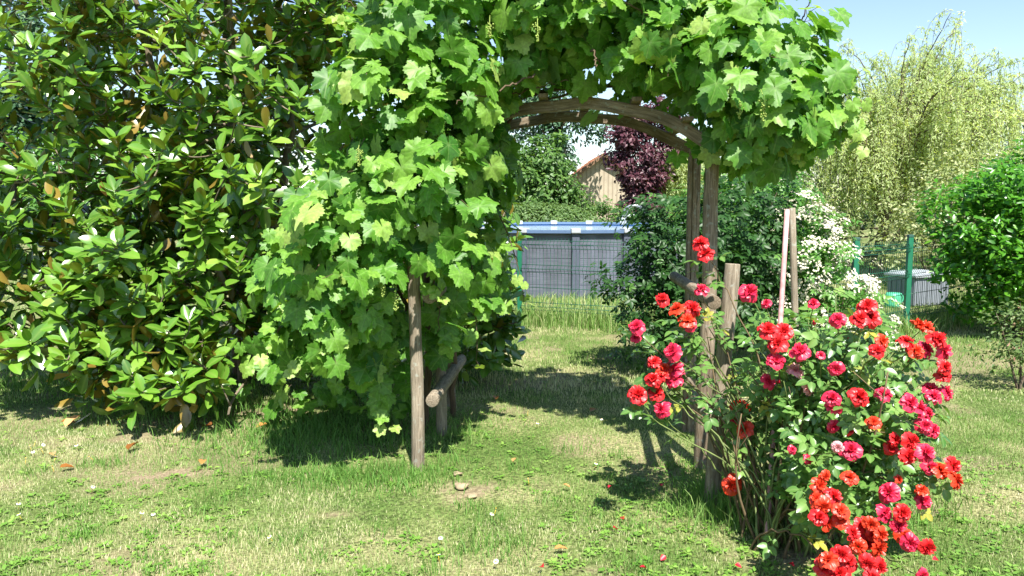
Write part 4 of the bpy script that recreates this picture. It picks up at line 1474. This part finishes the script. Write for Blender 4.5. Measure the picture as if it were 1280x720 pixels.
build_willow('large weeping willow with pale yellow green foliage beyond the mesh fence', (8.0, 17.5, 0),
             [((8.6, 17.5, 3.6), (2.9, 2.6, 2.0)), ((7.2, 17.2, 2.9), (1.6, 1.6, 1.5)), ((10.2, 17.6, 3.3), (1.7, 1.8, 1.6)), ((8.7, 17.3, 2.6), (2.2, 2.0, 1.4)), ((6.9, 17.0, 3.1), (1.2, 1.2, 1.5))], 1550, 2.2, .085, 71)
build_willow('smaller pale willow seen through the arch behind the purple tree', (5.6, 27.5, 0),
             [((5.6, 27.5, 2.7), (1.3, 1.2, 1.3)), ((6.2, 27.5, 2.2), (1.0, 1.0, 1.0))], 520, 1.8, .13, 72, .1)
plant('variegated_dogwood', 'pale cream variegated shrub between the willow and the laurel', 'shrub', (8.0, 15.0, 0),
      [((8.0, 15.0, 1.5), (1.0, .9, 1.0)), ((7.3, 14.8, 1.0), (.7, .7, .6)), ((8.6, 15.0, 2.0), (.8, .8, .8))], M_VARIEG, .085, 130, 32, .25, 73, .03, stems=4, part='foliage', trunk='stem')

# ------------------------------------------------------------------ beyond the pool
def build_hedge():
    rng = np.random.default_rng(81)
    root = thing('clipped_hedge', 'rounded clipped grey green hedge behind the pool', 'hedge', (-.3, 22, 0))
    G = Geo()
    n = 15000
    u = rng.uniform(0, 1, n)
    x = -6 + 8.1 * u
    a = rng.uniform(-.5, math.pi + .5, n)
    endr = np.clip((2.35 - x) / 1.0, 0, 1) ** .5
    r = (1 - .12 * rng.random(n)) * (1 + .06 * (vnoise(x * 2.2, a * 2, 4) - .5))
    P = np.stack([x + .25 * rng.random(n), 22 + np.cos(a) * 1.0 * r * endr, .75 + np.sin(a) * .88 * r * (.35 + .65 * endr)], 1)
    D = norm(np.stack([.8 * (x > 1.3) + np.zeros(n), np.cos(a), np.sin(a)], 1))
    scatter(G, rng, P, D, .085, jit=.6)
    P2 = np.stack([rng.uniform(-6, 2.3, 5000), 22 + rng.normal(0, .5, 5000), rng.uniform(.05, 1.2, 5000)], 1)
    scatter(G, rng, P2, rdir(5000, rng), .1)
    G.build('foliage', M_HEDGE, root)
    S = Geo()
    for k in range(16):
        x = -5.8 + k * .5
        S.tube([(x, 22, -.05), (x + rng.normal(0, .1), 22 + rng.normal(0, .1), .6), (x + rng.normal(0, .2), 22 + rng.normal(0, .2), 1.2)], [.03, .02, .01], 5)
    S.build('stem', M_BARK, root)


build_hedge()
plant('hazel_tree', 'bushy bright green tree behind the clipped hedge', 'tree', (1.1, 25, 0),
      [((.9, 25, 2.2), (1.15, 1.2, 1.5)), ((.2, 25.2, 2.0), (1.2, 1.1, 1.2)), ((1.55, 24.9, 1.6), (.7, .9, .9)), ((-1.2, 25.4, 2.3), (1.5, 1.2, 1.5))], M_TREE, .19, 240, 70, .38, 82, .09, stems=3, limbs=18)
plant('tall_tree', 'tall airy tree with sky showing between its leaves beyond the shed', 'tree', (1.8, 34, 0),
      [((1.6, 34, 4.6), (1.3, 1.2, 1.6)), ((2.8, 34, 5.4), (1.3, 1.1, 1.0)), ((.4, 34, 5.0), (1.4, 1.2, 1.4)), ((1.9, 34, 6.2), (1.6, 1.4, 1.0)), ((3.3, 34, 4.9), (.6, .8, .5)), ((2.1, 34, 3.4), (.7, .8, 1.0))], M_CONIFER, .22, 150, 40, .42, 83, .13, limbs=26)
plant('purple_plum', 'dark purple leaved plum tree in front of the shed', 'tree', (4.5, 26, 0),
      [((4.05, 26, 3.1), (.75, .8, 1.2)), ((3.5, 26, 3.05), (.4, .5, .5)), ((4.9, 26, 3.3), (.45, .6, .6)), ((3.8, 26, 3.9), (.7, .7, .6)), ((4.3, 26, 2.0), (.6, .8, .9)), ((4.1, 26, 1.2), (.65, .7, .7)), ((4.7, 26, 4.4), (.8, .8, .7))], M_PLUM, .16, 220, 52, .33, 84, .08, limbs=22)
plant('young_shrub', 'fresh green shrub growing under the shed gable', 'shrub', (2.7, 24.6, 0),
      [((2.5, 24.6, 1.15), (.8, .6, .7)), ((3.3, 24.5, .95), (.6, .6, .75))], M_TREE, .12, 70, 40, .25, 85, .03, stems=3, part='foliage', trunk='stem')
plant('yew_bush', 'dark low bush at the right end of the clipped hedge', 'shrub', (3.3, 22.6, 0),
      [((3.2, 22.8, .75), (.85, .6, .65)), ((4.2, 23.4, .9), (.9, .7, .8))], leaf_mat('yew_leaf', [(0, (.02, .05, .018)), (1, (.05, .10, .03))], .15, .5, .3), .1, 70, 40, .25, 86, .03, stems=3, part='foliage', trunk='stem')
# trees seen past the magnolia and behind the willow
plant('blue_conifer', 'blue green tree behind the upper left of the magnolia', 'tree', (-12.6, 20, 0),
      [((-12.4, 20, 5.4), (2.0, 1.6, 2.4)), ((-12.2, 20, 3.2), (1.9, 1.7, 1.6)), ((-13.8, 20, 4.2), (1.7, 1.7, 2.0)), ((-11.0, 20.3, 4.6), (1.5, 1.4, 1.8))], M_CONIFER, .2, 250, 50, .42, 87, .16, limbs=26)
plant('lime_tree', 'yellow green bushy tree behind the left side of the magnolia', 'tree', (-9.6, 18, 0),
      [((-9.6, 18, 2.2), (1.5, 1.2, 1.5)), ((-8.2, 18.4, 1.6), (1.3, 1.1, 1.2)), ((-11.2, 18.3, 1.7), (1.3, 1.1, 1.3))], M_ELDER, .15, 130, 44, .36, 88, .09, stems=2, limbs=18)
plant('beech_hedge', 'mid green shrub row behind the lower magnolia branches', 'hedge', (-5.2, 20, 0),
      [((-5.2, 20, 1.3), (2.2, .9, 1.2)), ((-2.4, 21, 1.4), (1.9, .9, 1.2))], M_TREE, .14, 110, 46, .36, 89, .05, stems=4, part='foliage', trunk='stem')
plant('holly_tree', 'dark broad tree behind the foot of the willow', 'tree', (8.2, 21.5, 0),
      [((7.4, 21.5, 1.5), (1.6, 1.0, 1.4)), ((10.0, 22, 1.7), (2.2, 1.2, 1.6)), ((13.0, 22, 2.0), (2.0, 1.2, 1.9))], leaf_mat('holly_leaf', [(0, (.016, .045, .014)), (1, (.05, .10, .03))], .15, .4, .4), .14, 150, 44, .4, 90, .1, stems=3, limbs=20)


def build_far_woods():
    rng = np.random.default_rng(95)
    G = Geo()
    for k in range(46):
        x = rng.uniform(-70, 75)
        y = rng.uniform(62, 80)
        h = rng.uniform(2.6, 5.0)
        p, d = blob(rng, (x, y, h * .52), (rng.uniform(2.5, 4.5), 2.5, h * .55), 520, .4, .3)
        k_ = p[:, 2] > 0
        scatter(G, rng, p[k_], d[k_], .55)
    o = G.build('far_woods', M_TREE)
    tag(o, 'far line of green trees along the horizon', 'woods', kind='stuff')


build_far_woods()


# ------------------------------------------------------------------ shed
def build_shed():
    x0, x1, y0, y1, he, ha = 2.75, 5.75, 36.0, 41.0, 2.75, 3.72
    xm = (x0 + x1) / 2 - .2
    root = thing('garden_shed', 'cream gabled shed with a terracotta tiled roof seen through the arch', 'shed', (xm, 37, 0))
    m, nt, out = new_mat('cream_boards')
    ge = N(nt, 'ShaderNodeNewGeometry')
    w = N(nt, 'ShaderNodeTexWave'); w.bands_direction = 'X'; w.inputs['Scale'].default_value = 1.6; w.inputs['Distortion'].default_value = .3
    no = N(nt, 'ShaderNodeTexNoise'); no.inputs['Scale'].default_value = 2.5; no.inputs['Detail'].default_value = 6
    nt.links.new(ge.outputs['Position'], w.inputs['Vector']); nt.links.new(ge.outputs['Position'], no.inputs['Vector'])
    c1 = ramp(nt, [(0, (.24, .19, .13)), (.12, (.36, .30, .22)), (1, (.40, .335, .245))], w.outputs['Fac'])
    c2 = ramp(nt, [(.3, (.8, .8, .8)), (.7, (1.1, 1.1, 1.1))], no.outputs['Fac'])
    col = mixc(nt, 1., c1.outputs[0], c2.outputs[0], 'MULTIPLY')
    p = N(nt, 'ShaderNodeBsdfPrincipled'); p.inputs['Roughness'].default_value = .8
    nt.links.new(col, p.inputs['Base Color']); nt.links.new(p.outputs[0], out.inputs[0])
    V = []
    for y in (y0, y1):
        V += [(x0, y, 0), (x1, y, 0), (x1, y, he), (xm, y, ha), (x0, y, he)]
    Geo().add(V, [0, 1, 2, 3, 4, 9, 8, 7, 6, 5, 0, 4, 9, 5, 1, 6, 7, 2], [5, 5, 4, 4]).build('wall', m, root, False)
    mt = plain_mat('terracotta_tile', (.36, .16, .09), .85, .2, .35, 3.5)
    g = Geo()
    for (xa, xb) in ((x0 - .3, xm), (x1 + .3, xm)):
        ze = he - .3 * (ha - he) / abs(xm - (x0 if xa < xm else x1))
        nr = 34
        ys = np.linspace(y0 - .3, y1 + .3, nr)
        V, L = [], []
        rows = 9
        for r in range(rows):
            t0, t1 = r / rows, (r + 1) / rows
            for yi, yv in enumerate(ys):
                bz = .035 * abs(math.sin(yi * 1.57))
                V.append((xa + (xb - xa) * t0, yv, ze + (ha - ze) * t0 + .10 + bz + .03))
                V.append((xa + (xb - xa) * t1, yv, ze + (ha - ze) * t1 + .10 + bz))
            o = r * nr * 2
            for yi in range(nr - 1):
                L += [o + yi * 2, o + yi * 2 + 1, o + yi * 2 + 3, o + yi * 2 + 2]
        g.add(V, L, [4] * (rows * (nr - 1)))
        g.box(((xa + xb) / 2, (y0 + y1) / 2, (ze + ha) / 2 + .045), (math.hypot(xb - xa, ha - ze), y1 - y0 + .58, .06),
              [norm([xb - xa, 0, ha - ze]), [0, 1, 0], norm([-(ha - ze), 0, xb - xa])])
    g.build('roof', mt, root, False)
    mb = plain_mat('brown_bargeboard', (.2, .12, .07), .8)
    for xa in (x0 - .3, x1 + .3):
        ze = he - .3 * (ha - he) / abs(xm - (x0 if xa < xm else x1))
        Geo().box(((xa + xm) / 2, y0 - .33, (ze + ha) / 2 + .03), (math.hypot(xm - xa, ha - ze), .03, .14),
                  [norm([xm - xa, 0, ha - ze]), [0, 1, 0], norm([-(ha - ze), 0, xm - xa])]).build('bargeboard', mb, root, False)


build_shed()


# ------------------------------------------------------------------ grey box and green can behind the fence
def build_box():
    b = at(1152, 383, 12.6)
    x, y = b[0], 12.75
    root = thing('storage_box', 'grey plastic storage box with an overhanging lid on the grass behind the fence', 'storage box', (x, y, 0))
    a = .35
    A = [[math.cos(a), math.sin(a), 0], [-math.sin(a), math.cos(a), 0], [0, 0, 1]]
    mg = plain_mat('grey_resin', (.20, .22, .25), .55, .4, .06)
    bo = Geo().box((x, y, .225), (.72, .56, .45), A, taper=1.0)
    body = bo.build('body', mg, root, False, .02)
    r = Geo()
    A = np.array(A)
    for k in range(7):
        r.box(np.array([x, y, .22]) + A[0] * (-.3 + k * .1) - A[1] * .286, (.035, .014, .36), A)
    for k in range(5):
        r.box(np.array([x, y, .22]) - A[0] * .366 + A[1] * (-.2 + k * .1), (.014, .035, .36), A)
    r.build('rib', mg, body, False, .004)
    g = Geo().box((x, y, .475), (.80, .64, .05), A).box((x, y, .515), (.72, .56, .03), A, taper=.9)
    g.build('lid', plain_mat('pale_grey_resin', (.33, .36, .38), .5, .4, .06), root, False, .012)
    # watering can half hidden left of the box
    p = at(1116, 372, 12.3)
    x, y = p[0], 12.3
    can = thing('watering_can', 'mint green watering can on the grass left of the grey box', 'watering can', (x, y, 0))
    mc = plain_mat('mint_plastic', (.08, .42, .24), .4, .5, .06)
    z = np.linspace(0, 1, 8)
    body = Geo().tube(np.stack([np.full(8, x), np.full(8, y), .23 * z], 1), np.interp(z, [0, .1, .8, 1], [.11, .125, .12, .09]), 18)
    body.build('body', mc, can, True)
    t = np.linspace(0, 1, 7)[:, None]
    Geo().tube(np.array([x - .1, y, .07]) + np.array([-.22, 0, .24]) * t, np.linspace(.025, .015, 7), 10).build('spout', mc, can)
    th = np.linspace(0, math.pi, 12)
    Geo().tube(np.stack([x + .09 + .07 * np.sin(th), np.full(12, y), .14 + .08 * np.cos(th)], 1), .011, 8).build('handle', mc, can)


build_box()


# ------------------------------------------------------------------ small things on the lawn
def build_small():
    rng = np.random.default_rng(101)
    # fallen magnolia leaves
    mo = leaf_mat('fallen_leaf', [(0, (.20, .075, .02)), (.5, (.48, .2, .05)), (1, (.62, .36, .16))], .1, .35, .45)
    tl = flip_up(leaf_template(.5, 6, .3, .1, .4, .02))
    first = None
    spots = [(82, 541, .17, .95, 1.4, 'largest bright orange fallen magnolia leaf on the grass at left', ), (76, 534, .1, .1, .4, 'brown fallen leaf just behind the largest orange leaf'),
             (67, 577, .08, .8, 2.2, 'pale orange curled leaf nearest the group of daisies'), (75, 592, .09, .15, .9, 'dark red brown fallen leaf at lower left on the lawn'),
             (252, 587, .09, .6, 1.8, 'small orange leaf lying right of the magnolia shadow'), (265, 536, .12, .0, 2.6, 'dull brown leaf in shade under the magnolia branch'),
             (160, 568, .13, .05, 1.5, 'dark curled brown leaf beside the bare soil patch'), (320, 540, .09, .55, .7, 'orange brown leaf at the edge of the vine shade'),
             (64, 517, .09, .5, 2.0, 'orange leaf in dark grass below the left magnolia'), (640, 398, .08, .5, .3, 'single fallen leaf on the sunny grass beyond the arch'),
             (738, 520, .11, .25, 1.0, 'brown upright leaf in the shadow of the arch'), (620, 504, .10, .3, 1.6, 'brown leaf at the left edge of the arch shadow'),
             (641, 582, .06, .7, 1.2, 'small orange leaf on the lawn between the two arch sides'), (693, 694, .07, .6, .4, 'tan curled leaf in the near middle of the lawn'), (712, 615, .05, .7, 2.5, 'tiny orange leaf right of the lawn centre')]
    for (px, py, s, t, a, lab) in spots:
        p = ground(px, py)
        g = Geo()
        n = norm(np.array([rng.normal(0, .2), -.12 + rng.normal(0, .1), 1.]))
        R = frames(n[None], np.array([[math.cos(a), math.sin(a), .1]]))
        g.leaves(tl, [p + np.array([0, 0, float(gz(p[0], p[1])) + .034])], R, [s], [t])
        o = g.build('fallen_leaf', mo)
        tag(recentre(o), lab, 'leaf', 'fallen leaves on the lawn')
    # daisies
    star = merge_templates([(tiny_leaf(.45, .0, .08), rotz(k * .571), 1., (0, 0, .0)) for k in range(11)])
    V, L, S, W = flip_up(star)
    proto = None
    ml = [plain_mat('daisy_petal', (.8, .8, .78), .6, .2, .03), plain_mat('daisy_eye', (.7, .45, .03), .7)]
    ds = [(38, 567), (45, 562), (52, 571), (42, 575), (55, 566), (70, 580), (66, 593), (112, 580), (96, 566), (117, 618), (24, 640), (24, 653), (178, 652), (192, 654), (33, 583),
          (337, 682), (620, 645), (615, 652), (620, 714), (660, 520), (752, 533), (672, 535), (551, 683), (548, 705), (660, 606), (745, 587)]
    for (px, py) in ds:
        p = ground(px, py)
        if proto is None:
            g = Geo()
            g.add(V * .013, L, S, .5, W, 0)
            g.tube([(0, 0, .0005), (0, 0, .003)], [.0055, .004], 7, mat=1)
            g.tube([(0, 0, -.04), (0, 0, 0)], [.001, .001], 4, mat=1)
            o = proto = g.build('daisy', ml)
        else:
            o = proto.copy()
            COL.objects.link(o)
        o.location = (float(p[0]), float(p[1]), float(gz(p[0], p[1])) + .045)
        o.rotation_euler = (rng.normal(.35, .2), rng.normal(0, .2), rng.uniform(0, 6.28))
        tag(o, 'tiny white daisy flowering low in the sunny lawn', 'daisy', 'daisies scattered over the lawn')
    # red petals dropped around the rose bush
    pm = petal_mat('fallen_petal', (.5, .01, .02), (.6, .03, .06))
    tp = flip_up(leaf_template(.9, 3, .3, .1, .1))
    proto = None
    for (px, py) in ((826, 613), (771, 668), (780, 655), (832, 700), (808, 716), (918, 712), (1092, 716), (1172, 708), (960, 700), (985, 712), (676, 716), (765, 612), (952, 686)):
        p = ground(px, py)
        if proto is None:
            g = Geo()
            g.leaves(tp, [(0, 0, 0)], np.eye(3)[None], [.032], [.5])
            o = proto = g.build('fallen_petal', pm)
        else:
            o = proto.copy()
            COL.objects.link(o)
        o.location = (float(p[0]), float(p[1]), float(gz(p[0], p[1])) + .03)
        o.rotation_euler = (rng.normal(.2, .3), rng.normal(0, .3), rng.uniform(0, 6.28))
        tag(o, 'small red rose petal dropped on the grass near the rose bush', 'petal', 'rose petals dropped on the lawn')
    # stones by the left post
    ms = plain_mat('sandy_stone', (.3, .235, .15), .9, .2, .2, 25, .5)
    for (px, py, s, lab) in ((572, 594, .035, 'small brown stone nearest the foot of the left post'), (577, 610, .055, 'largest pale sandy stone on the bare soil by the left post'), (590, 622, .038, 'flat pale stone in front of the largest sandy stone')):
        p = ground(px, py)
        d = rdir(90, rng)
        import bmesh
        bm = bmesh.new()
        bmesh.ops.create_icosphere(bm, subdivisions=3, radius=1)
        ks = rng.normal(size=(4, 3)) * 1.8
        for v in bm.verts:
            n_ = np.array(v.co)
            f = 1 + .14 * np.sum(np.sin(ks @ n_))
            v.co = Vector((n_ * f * np.array([1.2, 1, .5]) * s * .62).tolist())
        me = bpy.data.meshes.new('stone')
        bm.to_mesh(me); bm.free()
        me.materials.append(ms)
        o = bpy.data.objects.new('stone', me)
        COL.objects.link(o)
        o.location = (float(p[0]), float(p[1]), s * .3)
        tag(o, lab, 'stone', 'stones by the left post')


build_small()
